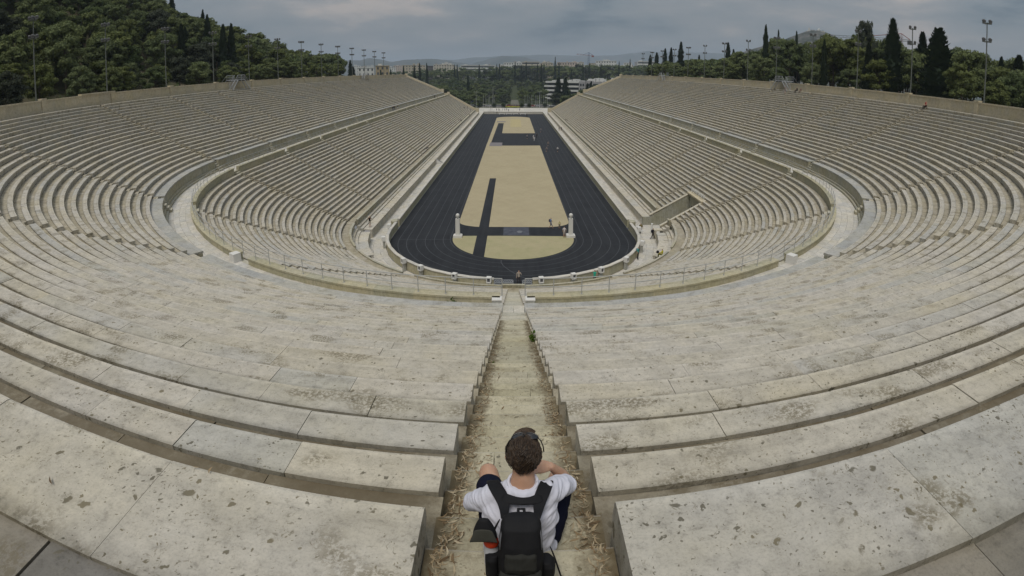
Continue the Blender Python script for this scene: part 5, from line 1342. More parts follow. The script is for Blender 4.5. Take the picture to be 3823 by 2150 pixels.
HAIRS = {k: mat('hair_' + k, v, .7, .3) for k, v in dict(black=(.012, .010, .009), brown=(.045, .028, .016), fair=(.20, .14, .07), grey=(.3, .29, .27), cap=(.5, .5, .48)).items()}
def person(lab, x, y, z, rz, kind, shirt, pants, shorts=True, hair='brown', sleeves='short', h=1.0, pack=None, group=None):
    key = (kind, shorts, sleeves)
    if key not in FM: FM[key] = fig_mesh(*key)
    t = thing('person', lab, 'person', (x, y, z), rz, group); t.scale = (h, h, h)
    b = link('body', FM[key], t)
    for i, m in enumerate((SKIN, HAIRS[hair], col_m(shirt), col_m(pants), col_m((.04, .04, .04)))):
        b.material_slots[i].link = 'OBJECT'; b.material_slots[i].material = m
    if pack:
        mb = MB(); mb.lathe((0, .17, 1.02), [(.08, 0), (.16, .06), (.17, .28), (.12, .42), (.04, .45)], 8); p_ = mb.obj('backpack', col_m(pack), None, True); p_.parent = t
        tagp = p_
    return t
W = (.62, .62, .62); K = (.015, .015, .018); NV = (.02, .03, .07)
PEO = [
 ('person in a blue top and shorts walking on the black cross strip', 5.7, 8.0, .02, PI / 2, 'walk', (.16, .24, .42), (.10, .12, .2), True, 'brown', 'short', 1.04, (.06, .06, .08)),
 ('child in a pale yellow top and dark shorts on the black cross strip', 6.99, 8.1, .02, 0, 'stand', (.62, .56, .28), (.03, .03, .05), True, 'fair', 'short', .74, None),
 ('long haired person in a pale top and shorts beside the right herm', 7.3, 4.15, .02, PI, 'stand', (.60, .55, .55), (.45, .38, .35), True, 'black', 'short', .96, None),
 ('person with an olive backpack walking up the corridor by the bent barrier', 18.63, 5.9, 0, PI, 'walk', (.12, .10, .05), (.02, .02, .03), False, 'brown', 'long', 1.0, (.17, .13, .05)),
 ('person all in black leaning at the corner of the right podium', 19.75, 3.4, 0, 1.9, 'walk', K, K, False, 'brown', 'long', 1.0, (.02, .02, .03)),
 ('person in yellow seated with a bag on the front stone step at the right bend', 17.75, -7.6, 1.78, -2.2, 'sit', (.50, .43, .02), (.15, .14, .03), False, 'brown', 'long', 1.0, None),
 ('person in teal with a bag leaning on the right bend of the track wall', 15.75, -4.2, 0, -1.2 + PI / 2 + .6, 'stand', (.06, .28, .26), K, False, 'black', 'short', 1.0, (.18, .24, .26)),
 ('person in a bright green vest and black shorts at the track wall, taking a photo', 9.05, -11.6, 0, PI - .4, 'photo', (.03, .36, .25), K, True, 'black', 'none', 1.0, None),
 ('person in a patterned pale coat with legs apart in the wall opening', .62, -11.9, .02, 0, 'apart', (.42, .36, .30), (.06, .05, .05), False, 'brown', 'long', 1.02, None),
 ('person seen from behind, only head and shoulders, below the left barrier', -.45, -17.3, 1.55, PI, 'sit', W, K, True, 'black', 'short', 1.0, None),
 ('person in black bending forward at the foot of the centre stairs', .55, -17.2, 1.5, PI - .5, 'sitlean', K, K, False, 'black', 'long', 1.0, None),
 ('person with black hair and a white top seated behind the curved backrest', 6.1, -17.7, 1.55, PI - .3, 'sit', W, K, True, 'black', 'short', 1.0, None),
 ('person in a black shirt and pale shorts standing on the left podium', -20.57, 4.6, 1.3, 0.2, 'photo', K, (.38, .33, .27), True, 'grey', 'short', 1.0, None),
 ('person in dark shorts on the far cross strip, leftmost of a loose group', 5.06, 112.2, .02, 0, 'photo', (.3, .3, .3), K, True, 'brown', 'short', 1.0, None),
 ('person in a white top and hat on the far cross strip', 7.32, 111.6, .02, .5, 'stand', W, W, True, 'cap', 'short', 1.0, None),
 ('person in white stooping on the far cross strip, nearest of the group', 7.4, 106.3, .02, 0, 'walk', W, W, False, 'cap', 'short', .98, None),
 ('person in black on the far cross strip, rightmost of the group', 8.68, 115.1, .02, 0, 'stand', K, K, False, 'black', 'long', 1.0, None),
 ('lone person in grey on the right lanes beyond the far group', 11.07, 132.8, .02, 0, 'walk', (.2, .2, .22), (.1, .1, .14), True, 'brown', 'short', 1.0, None),
 ('person on the right lanes, farther one of a walking pair', 11.32, 93.6, .02, 0, 'walk', (.3, .24, .2), (.1, .1, .12), True, 'brown', 'short', 1.0, None),
 ('person on the right lanes, nearer one of a walking pair', 10.06, 81.9, .02, 0, 'walk', (.22, .2, .2), (.12, .1, .1), True, 'fair', 'short', 1.0, None),
 ('person in a white shirt and cap with black shorts on the right lanes', 13.33, 81.8, .02, .3, 'walk', W, K, True, 'cap', 'short', 1.0, None),
 ('person in the right corridor, left one of a pair', 19.0, 138.6, 0, 0, 'stand', (.25, .25, .24), (.1, .1, .1), True, 'fair', 'short', 1.05, None),
 ('person in the right corridor, right one of a pair', 19.85, 138.5, 0, 0, 'stand', (.1, .1, .12), K, True, 'brown', 'short', 1.05, None),
 ('person lounging on the low benches of the right stand', 23.4, 151.4, 2.95, -PI / 2, 'lie', (.12, .10, .07), K, False, 'brown', 'long', 1.0, None),
 ('person walking alone in the left corridor', -19.2, 156.9, 0, 0, 'walk', (.35, .25, .22), (.3, .25, .22), True, 'brown', 'short', 1.05, None),
 ('person seated on the low left benches, left one of a near pair', -24.0, 150.4, 2.95, PI / 2, 'sit', (.4, .34, .33), (.2, .18, .18), True, 'brown', 'short', 1.0, None),
 ('person seated on the low left benches, right one of a near pair', -22.9, 149.6, 2.9, PI / 2, 'sit', (.07, .06, .08), K, False, 'black', 'long', 1.0, None),
 ('person in pale clothes seated higher on the left benches', -25.0, 131.5, 3.6, PI / 2, 'sit', (.35, .33, .30), (.3, .28, .25), False, 'fair', 'long', 1.0, None),
 ('dark dressed person seated by the far end of the left benches', -22.3, 183.6, 2.55, PI / 2, 'sit', K, K, False, 'black', 'long', 1.1, None),
 ('person standing on the left benches near the end pier', -23.3, 203.6, 2.95, PI / 2, 'stand', (.2, .18, .16), K, False, 'brown', 'long', 1.0, None),
 ('person standing among the far left benches, lowest of three', -27.2, 188.0, 5.2, PI / 2, 'stand', (.4, .4, .42), (.2, .2, .25), False, 'brown', 'short', 1.05, None),
 ('person seated among the far left benches, in the middle of three', -26.7, 202.3, 4.9, PI / 2, 'sit', (.1, .09, .09), K, False, 'black', 'long', 1.1, None),
 ('person standing among the far left benches, right one of three', -25.2, 206.6, 4.1, PI / 2, 'stand', (.15, .1, .1), (.1, .1, .15), False, 'brown', 'long', 1.0, None),
 ('person in a pale top before the white benches at the end of the track', 3.09, 214.7, .02, 0, 'stand', (.1, .1, .1), K, False, 'brown', 'long', 1.0, None),
 ('person in black at the far right of the infield end', 7.43, 205.6, .02, 0, 'stand', K, K, False, 'black', 'long', 1.0, None),
 ('person in black by the small frame gate at the far left corner', -9.6, 222.8, .02, 0, 'stand', K, K, False, 'black', 'long', 1.0, None),
 ('walker on the left walkway, leftmost of three', -38.9, 96.0, 10.86, 0, 'walk', (.03, .03, .04), (.04, .04, .06), False, 'brown', 'long', 1.05, None),
 ('walker on the left walkway, middle of three', -39.0, 98.4, 10.86, 0, 'walk', (.03, .03, .03), (.03, .03, .05), False, 'black', 'long', 1.05, None),
 ('walker on the left walkway, rightmost of three', -38.8, 102.6, 10.86, 0, 'walk', (.09, .09, .09), (.3, .3, .3), True, 'brown', 'long', 1.05, None),
 ('person at the far end of the left walkway, taller of a pair', -39.2, 183.5, 10.86, 0, 'stand', (.1, .1, .1), K, False, 'brown', 'long', 1.1, None),
 ('person seated at the far end of the left walkway beside another', -38.3, 187.3, 10.9, 0, 'sit', (.3, .28, .25), K, False, 'brown', 'long', 1.0, None),
 ('person in dark clothes clambering over the low left seats', -23.4, 66.5, 2.95, PI / 2 + .5, 'lie', (.03, .03, .03), (.04, .04, .05), False, 'brown', 'long', 1.1, None),
 ('person in red sitting against the right rim wall with a phone held up', 60.2, -3.4, 20.72, -PI / 2, 'sit', (.30, .03, .03), K, False, 'black', 'none', 1.1, None),
 ('person climbing the top rows beside the right stair bridge', 58.0, 37.3, 19.98, PI, 'walk', (.22, .18, .16), (.28, .22, .2), True, 'brown', 'short', 1.0, None),
 ('dark haired person seated at the right rim wall, left one of two', 60.1, 35.8, 20.72, -PI / 2, 'sit', (.03, .02, .02), K, False, 'black', 'long', 1.05, None),
 ('person seated at the right rim wall, right one of two', 60.1, 34.2, 20.72, -PI / 2, 'sit', (.2, .12, .10), (.2, .16, .14), False, 'brown', 'long', 1.0, None)]
for a in PEO: person(*a[:14])
random.seed(19)
nm_ = ['leftmost', 'second', 'third', 'fourth', 'fifth', 'sixth', 'seventh', 'eighth', 'ninth', 'tenth']
for k, px in enumerate((-14.6, -13.8, -10.5, -9.3, -8.6, -7.0, -5.4, -4.2, -3.0, 4.0)):
    person('visitor standing on the white forecourt beyond the track, %s from the left' % nm_[k], px, 246 + random.uniform(-5, 6), .05, random.uniform(0, 6), 'stand', random.choice([K, (.2, .2, .25), (.5, .5, .5), (.1, .12, .2)]), random.choice([K, (.1, .12, .2), (.3, .28, .25)]), random.random() < .5, random.choice(['brown', 'black', 'fair']), 'short', 1.1, None, None)
# small dark bag left on the podium end
mb = MB(); mb.lathe((0, 0, 0), [(.12, 0), (.2, .06), (.18, .22), (.08, .3), (.02, .31)], 8, .5); t = mb.obj('bag', col_m(K), None, True); t.location = (17.9, -5.4, 1.3); tag(t, 'small black bag left on the end of the right podium', 'bag')
t = dup(t, (.0, 0, 0), 0, 'dark bag standing at the left end of the wide gate barrier'); t.location = (-1.95, -13.6, 0)

# ================================================================== weeds and litter
WEED = leafmat('weed_green', (.055, .10, .012), (.10, .16, .02), (.07, .11, .02))
def weed(x, y, z, r, n, lab):
    t = thing('weed', lab, 'plant', (x, y, z)); mb = MB(); st = MB()
    for i in range(7):
        a = random.uniform(0, 6.28); tip = Vector((math.cos(a) * r * .8, math.sin(a) * r * .8, r * random.uniform(.6, 1.5))); st.tube([(0, 0, 0), tuple(tip * .6 + Vector((0, 0, .1 * r))), tuple(tip)], .008, 4, .004)
        for k in range(n):
            q = tip * random.uniform(.3, 1.05) + rdir() * r * .25; s = r * .2 * random.uniform(.6, 1.3); d = rdir(); e = d.cross(rdir()).normalized()
            mb.add([tuple(q - d * s), tuple(q + e * s * .45), tuple(q + d * s), tuple(q - e * s * .45)], [(0, 1, 2, 3)], random.random())
    st.obj('stem', WEED, t); o = mb.obj('foliage', WEED, t)
random.seed(8)
weed(-3.3, -38.85, 10.9, .30, 26, 'bushy green weed growing at the kerb left of the centre stairs')
weed(.49, -51.75, 16.40, .17, 22, 'green weed sprouting from the right edge of the centre stairs')
weed(-.47, -54.6, 17.5, .09, 12, 'withered little weed at the left edge of the centre stairs')
weed(-40.2, 1.5, 12.4, .3, 10, 'tuft of weed on the retaining wall of the left stand')
DRY = mat('dry_leaf', (.30, .22, .13), .8, .2); g = G(DRY); r_ = g.attr('rnd'); g.col(g.ramp(r_, [(0, (.10, .065, .035)), (.35, (.24, .17, .095)), (.7, (.36, .285, .18)), (1, (.46, .40, .29))]))
mb = MB(); random.seed(12)
def leaf(mb, x, y, z, ln, tilt=.35):
    a = random.uniform(0, PI); c = Vector((math.cos(a), math.sin(a), 0)); s = Vector((-c.y, c.x, 0)); cv = random.uniform(-.5, .5) * ln; wd = ln * random.uniform(.05, .11); up = random.uniform(.0, tilt) * ln
    tw = random.uniform(-.6, .6); V = []
    for k in range(5):
        f = k / 4; w_ = wd * math.sin(PI * min(.97, max(.06, f))) ; p = Vector((x, y, z)) + c * ln * (f - .5) + s * cv * (f - .5) ** 2 + Vector((0, 0, up * abs(f - .5) + .004))
        V += [tuple(p - s * w_ + Vector((0, 0, tw * w_))), tuple(p + s * w_ - Vector((0, 0, tw * w_)))]
    mb.add(V, [(2 * k, 2 * k + 1, 2 * k + 3, 2 * k + 2) for k in range(4)], random.random())
for k in range(0, 46):
    ye = -61.14 + .4195 * k; zt = 20.49 - .1818 * k; nlf = int(260 * math.exp(-k / 13))
    for i in range(nlf):
        sd = random.choice((-1, 1)); x = sd * (.485 - abs(random.gauss(0, .085)) if random.random() < .93 else random.uniform(0, .45)); y = ye - random.uniform(.01, .40)
        if abs(x) > .49: continue
        leaf(mb, x, y, zt + .004 + random.random() * .022 * max(0, abs(x) * 2 - .3), random.choice((random.uniform(.02, .05), random.uniform(.03, .085))))
for i in range(60):
    R0 = random.uniform(58, 60.4); w_ = -1 + random.uniform(-.045, .045) ; x = random.uniform(-4, 4); y = -random.uniform(57.5, 61.8)
    if abs(x) < .6: continue
    i_ = int(max(0, min(22, (61.0 - math.hypot(x, y)) / .839 + 1)))
    if math.hypot(x, y) > 61.0: leaf(mb, x, y, 20.722, random.uniform(.04, .10), .15)
o_ = mb.obj('dry_leaves', DRY); o_['kind'] = 'stuff'
# ================================================================== the seated man
def ell_ring(c, ax, ay, a, b, n=20, ex=2.):
    c, ax, ay = Vector(c), Vector(ax), Vector(ay); out = []
    for i in range(n):
        t = 2 * PI * i / n; ct, st = math.cos(t), math.sin(t)
        out.append(tuple(c + ax * (a * math.copysign(abs(ct) ** (2 / ex), ct)) + ay * (b * math.copysign(abs(st) ** (2 / ex), st))))
    return out
def loft(mb, rings, rnd=.5):
    n = len(rings[0]); V = [v for r in rings for v in r]
    F = [(k * n + i, k * n + (i + 1) % n, (k + 1) * n + (i + 1) % n, (k + 1) * n + i) for k in range(len(rings) - 1) for i in range(n)]
    F += [tuple(range(n))[::-1], tuple(range((len(rings) - 1) * n, len(rings) * n))]; mb.add(V, F, rnd)
def limb(mb, pts, rr, n=16):
    """tapered limb with rounded ends along points"""
    pts = [Vector(p) for p in pts]; R2 = []; m = len(pts)
    for k, p in enumerate(pts):
        d = (pts[min(k + 1, m - 1)] - pts[max(k - 1, 0)]).normalized(); a = d.cross(Vector((.13, .2, 1))).normalized(); b = d.cross(a)
        if k == 0:
            for f in (.95, .6): R2.append(ell_ring(p - d * rr[0] * f, a, b, rr[0] * math.sqrt(1 - f * f), rr[0] * math.sqrt(1 - f * f), n))
        R2.append(ell_ring(p, a, b, rr[k], rr[k], n))
        if k == m - 1:
            for f in (.6, .95): R2.append(ell_ring(p + d * rr[k] * f, a, b, rr[k] * math.sqrt(1 - f * f), rr[k] * math.sqrt(1 - f * f), n))
    loft(mb, R2)
def fuse(mb, name, m, parent, voxel, smooth=6, disp=None):
    me = mb.mesh(name, m); o = bpy.data.objects.new('tmp', me); C.objects.link(o)
    r = o.modifiers.new('r', 'REMESH'); r.mode = 'VOXEL'; r.voxel_size = voxel; r.use_smooth_shade = True
    if smooth: s = o.modifiers.new('s', 'SMOOTH'); s.iterations = smooth; s.factor = .5
    out = evaluate(o); out.name = name
    if not out.materials: out.materials.append(m)
    if disp:
        co = [v.co.copy() for v in out.vertices]; nn = [v.normal.copy() for v in out.vertices]
        for v, c, n_ in zip(out.vertices, co, nn): v.co = c + n_ * disp(c, n_)
    out.polygons.foreach_set('use_smooth', [True] * len(out.polygons))
    return link(name, out, parent)
man = thing('person', 'person in a white t-shirt and navy shorts seated on the centre stairs, seen from behind', 'person')
HC = Vector((.018, -60.925, 21.105))
SKN = mat('sun_tanned_skin', (.46, .27, .185), .55, .3); g = G(SKN); p = g.pos(); g.b.inputs['Subsurface Weight'].default_value = .12; g.b.inputs['Subsurface Radius'].default_value = (.02, .008, .004); g.b.inputs['Subsurface Scale'].default_value = .5
g.col(g.mix(g.ramp(g.noise(p, 14, 4), [(.35, 0.), (.7, 1.)]), (.44, .255, .17), (.52, .32, .225))); g.bump(g.noise(p, 160, 3), .15, .002)
mb = MB()
spine = [((0, -61.0, 20.40), .155, .11), ((0, -61.05, 20.52), .14, .10), ((0, -61.05, 20.68), .15, .105), ((0, -61.03, 20.82), .15, .095), ((.005, -61.02, 20.92), .12, .075), ((.012, -61.005, 20.97), .068, .062), ((.018, -60.975, 21.03), .060, .062), ((.018, -60.945, 21.08), .062, .07)]
loft(mb, [ell_ring(c, (1, 0, 0), (0, 1, 0), a, b) for c, a, b in spine])
# skull, jaw, face
hx = Vector((1, 0, 0)); hy = Vector((0, .97, -.22)).normalized(); hz = hx.cross(hy)
def hp(x, y, z): return HC + hx * x + hy * y + hz * z
for cx_, cy_, cz_, a, b, c_ in ((0, -.012, .015, .082, .100, .100), (0, .035, -.045, .058, .062, .065)):
    rg = []
    for k in range(1, 12):
        t = PI * k / 12; rg.append(ell_ring(hp(cx_, cy_, cz_ - c_ * math.cos(t)), hx, hy, a * math.sin(t), b * math.sin(t)))
    loft(mb, rg)
limb(mb, [hp(0, .088, .005), hp(0, .108, -.022)], [.010, .014], 8)
limb(mb, [hp(-.02, .093, -.052), hp(.02, .093, -.052)], [.008, .008], 8); limb(mb, [hp(0, .08, -.09), hp(0, .085, -.093)], [.02, .02], 8)
for s_ in (-1, 1):
    limb(mb, [hp(s_ * .083, .005, .018), hp(s_ * .093, -.008, .0), hp(s_ * .085, .002, -.028)], [.010, .013, .008], 8); limb(mb, [hp(s_ * .05, .088, .028), hp(s_ * .015, .095, .028)], [.009, .009], 8)
# arms
def arm(sh, el, wr, r=(.040, .040, .038, .027)):
    sh, el, wr = Vector(sh), Vector(el), Vector(wr); limb(mb, [sh, sh.lerp(el, .5), el], [r[0], r[1], r[2]]); limb(mb, [el, el.lerp(wr, .35), wr], [r[2], .041, r[3]])
arm((-.17, -61.02, 20.86), (-.302, -60.86, 20.59), (-.13, -60.70, 20.56)); arm((.165, -61.0, 20.885), (.298, -60.64, 20.585), (.190, -60.70, 20.79))
def hand(wr, d, up, palm_n, curl, sc_=1.):
    """wr wrist, d hand direction, up: towards the thumb, palm_n: palm normal"""
    wr, d, up, pn = Vector(wr), Vector(d).normalized(), Vector(up).normalized(), Vector(palm_n).normalized()
    loft(mb, [ell_ring(wr + d * f * sc_, up, pn, a * sc_, b * sc_, 14) for f, a, b in ((-.01, .026, .020), (.025, .036, .018), (.06, .042, .016), (.088, .040, .013))])
    for k, (o_, ln) in enumerate(((.030, .072), (.010, .080), (-.010, .074), (-.030, .058))):
        base = wr + (d * .085 + up * o_) * sc_; p_ = base; dd = d.copy(); L_ = [base - d * .012]
        for j, f in enumerate((.44, .32, .24)):
            dd = (dd + pn * curl * (.5 + .35 * j)).normalized(); p_ = p_ + dd * ln * f * sc_; L_.append(p_)
        limb(mb, [tuple(L_[0]), tuple(base)] + [tuple(q) for q in L_[1:]], [.0095 * sc_, .0095 * sc_, .0085 * sc_, .0078 * sc_, .0068 * sc_], 8)
    tb_ = wr + (d * .02 + up * .030) * sc_
    limb(mb, [tuple(tb_), tuple(tb_ + (d * .03 + up * .022 + pn * .012) * sc_), tuple(tb_ + (d * .062 + up * .024 + pn * .026) * sc_)], [.013 * sc_, .011 * sc_, .009 * sc_], 8)
hand((-.13, -60.70, 20.56), (1, .25, -.1), (0, .6, .8), (.2, .3, -.9), .35); hand((.190, -60.70, 20.79), (-.75, -.2, .10), (-.1, .75, .65), (-.35, -.2, -.9), .75)
# legs
def leg(hip, kn, an, toe):
    hip, kn, an, toe = map(Vector, (hip, kn, an, toe)); limb(mb, [hip, hip.lerp(kn, .5), kn], [.095, .080, .064]); limb(mb, [kn, kn.lerp(an, .3), an], [.058, .058, .036])
leg((-.10, -60.98, 20.42), (-.20, -60.475, 20.495), (-.175, -60.27, 20.03), (0, 0, 0)); leg((.11, -60.98, 20.42), (.262, -60.52, 20.49), (.235, -60.29, 20.03), (0, 0, 0))
fuse(mb, 'body', SKN, man, .0062, 4)
for x, y in ((-.175, -60.27), (.235, -60.29)):
    mb = MB(); loft(mb, [ell_ring((x, y + f, 19.965 + h), (1, 0, 0), (0, 0, 1), a, b, 14, 2.6) for f, a, b, h in ((-.07, .030, .03, .02), (-.05, .042, .045, .028), (.02, .044, .045, .028), (.10, .047, .032, .012), (.17, .046, .026, .006), (.205, .030, .018, .0))]); mb.obj('shoe', col_m((.25, .25, .26)), man, True)
# shirt
SHIRT = mat('white_cotton', (.62, .62, .70), .85, .15); g = G(SHIRT); p = g.pos(); g.bump(g.noise(p, 220, 2), .1, .001)
mb = MB()
T_ = [((0.0, -61.03, 20.315), .205, .135), ((0.0, -61.05, 20.42), .21, .14), ((0, -61.07, 20.56), .198, .132), ((0, -61.07, 20.70), .200, .128), ((0, -61.05, 20.82), .208, .120), ((.002, -61.035, 20.90), .185, .100), ((.008, -61.02, 20.95), .125, .082), ((.012, -61.008, 20.978), .082, .074)]
loft(mb, [ell_ring(c, (1, 0, 0), (0, 1, 0), a, b, 28, 2.3) for c, a, b in T_])
limb(mb, [(-.15, -61.025, 20.885), (-.212, -60.985, 20.80), (-.262, -60.93, 20.69)], [.074, .074, .067], 20); limb(mb, [(.14, -61.02, 20.905), (.212, -60.93, 20.85), (.256, -60.83, 20.755)], [.072, .073, .067], 20)
def fold(c, n_):
    q = Vector((c.x * 5, c.y * 5, c.z * 13 + c.x * 5)); a = noise.noise(q) * .010; b = abs(noise.noise(Vector((c.x * 9 + 4, c.y * 9, c.z * 24 - abs(c.x) * 30)))) * .012
    rid = 0.
    if c.x > .07: ph = (c.z * 46 - (c.x - .07) * 22 + 1.2 * noise.noise(c * 7)); rid = max(0, math.sin(ph)) ** 3 * .009 * min(1, (c.x - .07) * 12)
    return a + b + rid - .004
fuse(mb, 'shirt', SHIRT, man, .0075, 5, fold)
mb = MB(); mb.tube([tuple(Vector(q)) for q in ell_ring((.014, -61.003, 20.985), (1, 0, 0), (0, .97, .22), .078, .072, 24)] + [ell_ring((.014, -61.003, 20.985), (1, 0, 0), (0, .97, .22), .078, .072, 24)[0]], .009, 8); mb.obj('collar', SHIRT, man, True)
# shorts
NAVY = mat('navy_cloth', (.010, .011, .024), .9, .1); g = G(NAVY); g.bump(g.noise(g.pos(), 180, 2), .25, .002)
mb = MB(); loft(mb, [ell_ring((0, -61.0, z), (1, 0, 0), (0, 1, 0), a, b, 24) for z, a, b in ((20.318, .17, .12), (20.36, .20, .145), (20.45, .205, .15), (20.52, .185, .13))])
limb(mb, [(-.11, -60.98, 20.43), (-.155, -60.78, 20.46), (-.188, -60.60, 20.485)], [.108, .098, .088], 20); limb(mb, [(.14, -60.98, 20.43), (.205, -60.80, 20.45), (.252, -60.63, 20.475)], [.108, .100, .088], 20)
fuse(mb, 'shorts', NAVY, man, .009, 5, lambda c, n_: noise.noise(c * 16) * .006)
# hair
HAIRM = mat('brown_hair', (.040, .026, .017), .5, .45); g = G(HAIRM); p = g.pos(); rr = g.attr('rnd'); g.col(g.mix(rr, (.020, .012, .008), (.085, .055, .033)))
mb = MB()
def hair_r(u, v):      # u azimuth (0 = front), v polar from the top
    dx, dy, dz = math.sin(v) * math.sin(u), math.sin(v) * math.cos(u), math.cos(v)
    a, b, c_ = .092, .112, .112
    r = 1.0 + .05 * noise.noise(Vector((dx * 3, dy * 3, dz * 3))) + .035 * noise.noise(Vector((u * 5, v * 2.0, 3)))
    sw = max(0, dy) * max(0, dz) * .028
    return hp(dx * a * r, dy * b * r - .012, dz * c_ * r + .018 + sw)
nu, nv = 40, 20; rings = []
for j in range(nv + 1):
    rings.append([])
    for i in range(nu):
        u = 2 * PI * i / nu; front = max(0., math.cos(u)); back = max(0, -math.cos(u)); vmax = 1.62 - .75 * front ** .7 + .62 * back ** 1.5
        v = .04 + (vmax - .04) * j / nv; q = hair_r(u, v)
        if j == nv: q = HC.lerp(q, .86)
        rings[-1].append(tuple(q))
loft(mb, rings, .3)
random.seed(31)
for i in range(2600):
    u = random.uniform(0, 2 * PI); front = max(0., math.cos(u)); back = max(0, -math.cos(u)); vmax = 1.58 - .72 * front ** .7 + .60 * back ** 1.5
    v = random.uniform(.05, vmax); sw_ = random.uniform(.3, 1.0) * (1 if math.sin(u) > -.3 else -1); L_ = []
    lift = random.uniform(.000, .007); ln = random.uniform(.10, .26)
    for k in range(4):
        f = k / 3; q = hair_r(u + sw_ * ln * f * 1.3, min(vmax + .05, v + ln * f)); o_ = (q - HC).normalized(); L_.append(q + o_ * (.001 + lift * math.sin(PI * (.2 + .8 * f))))
    mb.tube(L_, [.0016, .0019, .0014, .0004], 3, rnd=random.random() ** 1.6, caps=False)
for i in range(420):     # the swept quiff in front
    x0 = random.uniform(-.06, .06); L_ = []
    for k in range(5): f = k / 4; L_.append(hp(x0 * (1 - .25 * f) + .022 * f * f + random.uniform(-.003, .003), .045 + .055 * f, .108 + .036 * math.sin(f * 2.0) - .02 * f - x0 * x0 * 6 + random.uniform(0, .008)))
    mb.tube(L_, [.0018, .0022, .002, .0015, .0005], 3, rnd=.45 + .55 * random.random(), caps=False)
mb.obj('hair', HAIRM, man, True)

# sunglasses on the head
BLK = mat('black_plastic', (.006, .006, .007), .25, .6); LNS = mat('dark_lens', (.010, .011, .013), .08, .8)
gl = thing('sunglasses', 'black sunglasses pushed up on the head of the seated person', 'sunglasses'); mb = MB()
def gp(x, y, z): return hp(x + .006, y - .0, z)
for s_ in (-1, 1):
    cx_ = s_ * .036; rg = [gp(cx_ + .033 * math.cos(t), -.004 + .014 * math.sin(t) - abs(cx_ + .033 * math.cos(t)) * .12, (.137 + .010 * math.sin(t)) - 2.4 * (cx_ + .033 * math.cos(t)) ** 2) for t in [2 * PI * i / 16 for i in range(17)]]
    m2 = MB(); m2.tube(rg, .0038, 6); m2.obj('rim', BLK, gl, True)
    m2 = MB(); V = [tuple(q) for q in rg[:-1]]; c = sum((Vector(v) for v in V), Vector()) / 16; m2.add(V + [tuple(c + hz * .004)], [(i, (i + 1) % 16, 16) for i in range(16)]); m2.obj('lens', LNS, gl)
    m2 = MB(); m2.tube([gp(s_ * .066, -.008, .125), gp(s_ * .084, -.015, .105), gp(s_ * .096, -.02, .075), gp(s_ * .100, -.03, .045)], .0035, 6); m2.obj('temple_arm', BLK, gl, True)
mb.tube([gp(-.006, -.004, .139), gp(.006, -.004, .139)], .004, 6); mb.obj('bridge', BLK, gl, True)

# backpack
BAGK = mat('black_nylon', (.0085, .0085, .010), .75, .25); g = G(BAGK); g.bump(g.noise(g.pos(), 300, 2), .3, .001)
BAGG = mat('charcoal_green_nylon', (.024, .024, .021), .8, .2); g = G(BAGG); g.bump(g.noise(g.pos(), 260, 2), .3, .001)
bp = thing('backpack', 'black and charcoal backpack worn by the seated person', 'backpack')
ax = Vector((1, 0, 0)); dn = Vector((0, -.16, -1)).normalized(); ou = Vector((0, -1, .16)).normalized()
def bg_(x, s, o): return Vector((.0, -61.255, 21.022)) + ax * x + dn * s + ou * o
mb = MB(); loft(mb, [ell_ring(bg_(0, s, o), ax, ou, a, b, 32, e) for s, o, a, b, e in ((-.012, .035, .060, .020, 2.5), (.0, .045, .084, .045, 3), (.03, .062, .096, .066, 3), (.12, .082, .106, .085, 3), (.25, .092, .112, .095, 3), (.36, .090, .112, .095, 3.2), (.46, .080, .112, .088, 3), (.51, .07, .100, .070, 2.6), (.53, .065, .06, .04, 2.2))])
fuse(mb, 'main_bag', BAGK, bp, .006, 4, lambda c, n_: noise.noise(Vector((c.x * 18, c.y * 18, c.z * 9))) * .006)
mb = MB(); loft(mb, [ell_ring(bg_(0, s, o), ax, ou, a, b, 28, 3) for s, o, a, b in ((.145, .145, .060, .022), (.165, .155, .078, .034), (.25, .170, .082, .036), (.30, .165, .080, .028), (.312, .150, .076, .02))]); fuse(mb, 'upper_pocket', BAGG, bp, .005, 4, lambda c, n_: -abs(math.sin(c.x * 48)) * .003 + noise.noise(c * 30) * .003)
mb = MB(); loft(mb, [ell_ring(bg_(0, s, o), ax, ou, a, b, 28, 3.2) for s, o, a, b in ((.305, .150, .098, .03), (.335, .165, .106, .046), (.42, .165, .106, .050), (.49, .150, .098, .044), (.525, .12, .07, .03))]); fuse(mb, 'lower_pocket', BAGG, bp, .005, 4, lambda c, n_: noise.noise(c * 22) * .004)
for s_ in (-1, 1):
    mb = MB(); loft(mb, [ell_ring(bg_(s_ * x, s, o), ax, ou, a, b, 20, 2.5) for x, s, o, a, b in ((.130, .235 if s_ < 0 else .30, .07, .026, .045), (.142, .27 if s_ < 0 else .34, .07, .036, .060), (.142, .42, .06, .036, .060), (.138, .49, .055, .030, .052), (.125, .52, .05, .012, .03))]); fuse(mb, 'side_pocket', BAGK, bp, .005, 4)
    # piping
    mb = MB(); mb.tube([tuple(bg_(s_ * .086, .01, .055)), tuple(bg_(s_ * .099, .08, .13)), tuple(bg_(s_ * .101, .14, .145))], .004, 6); mb.obj('piping', mat('grey_piping', (.12, .12, .13)), bp, True)
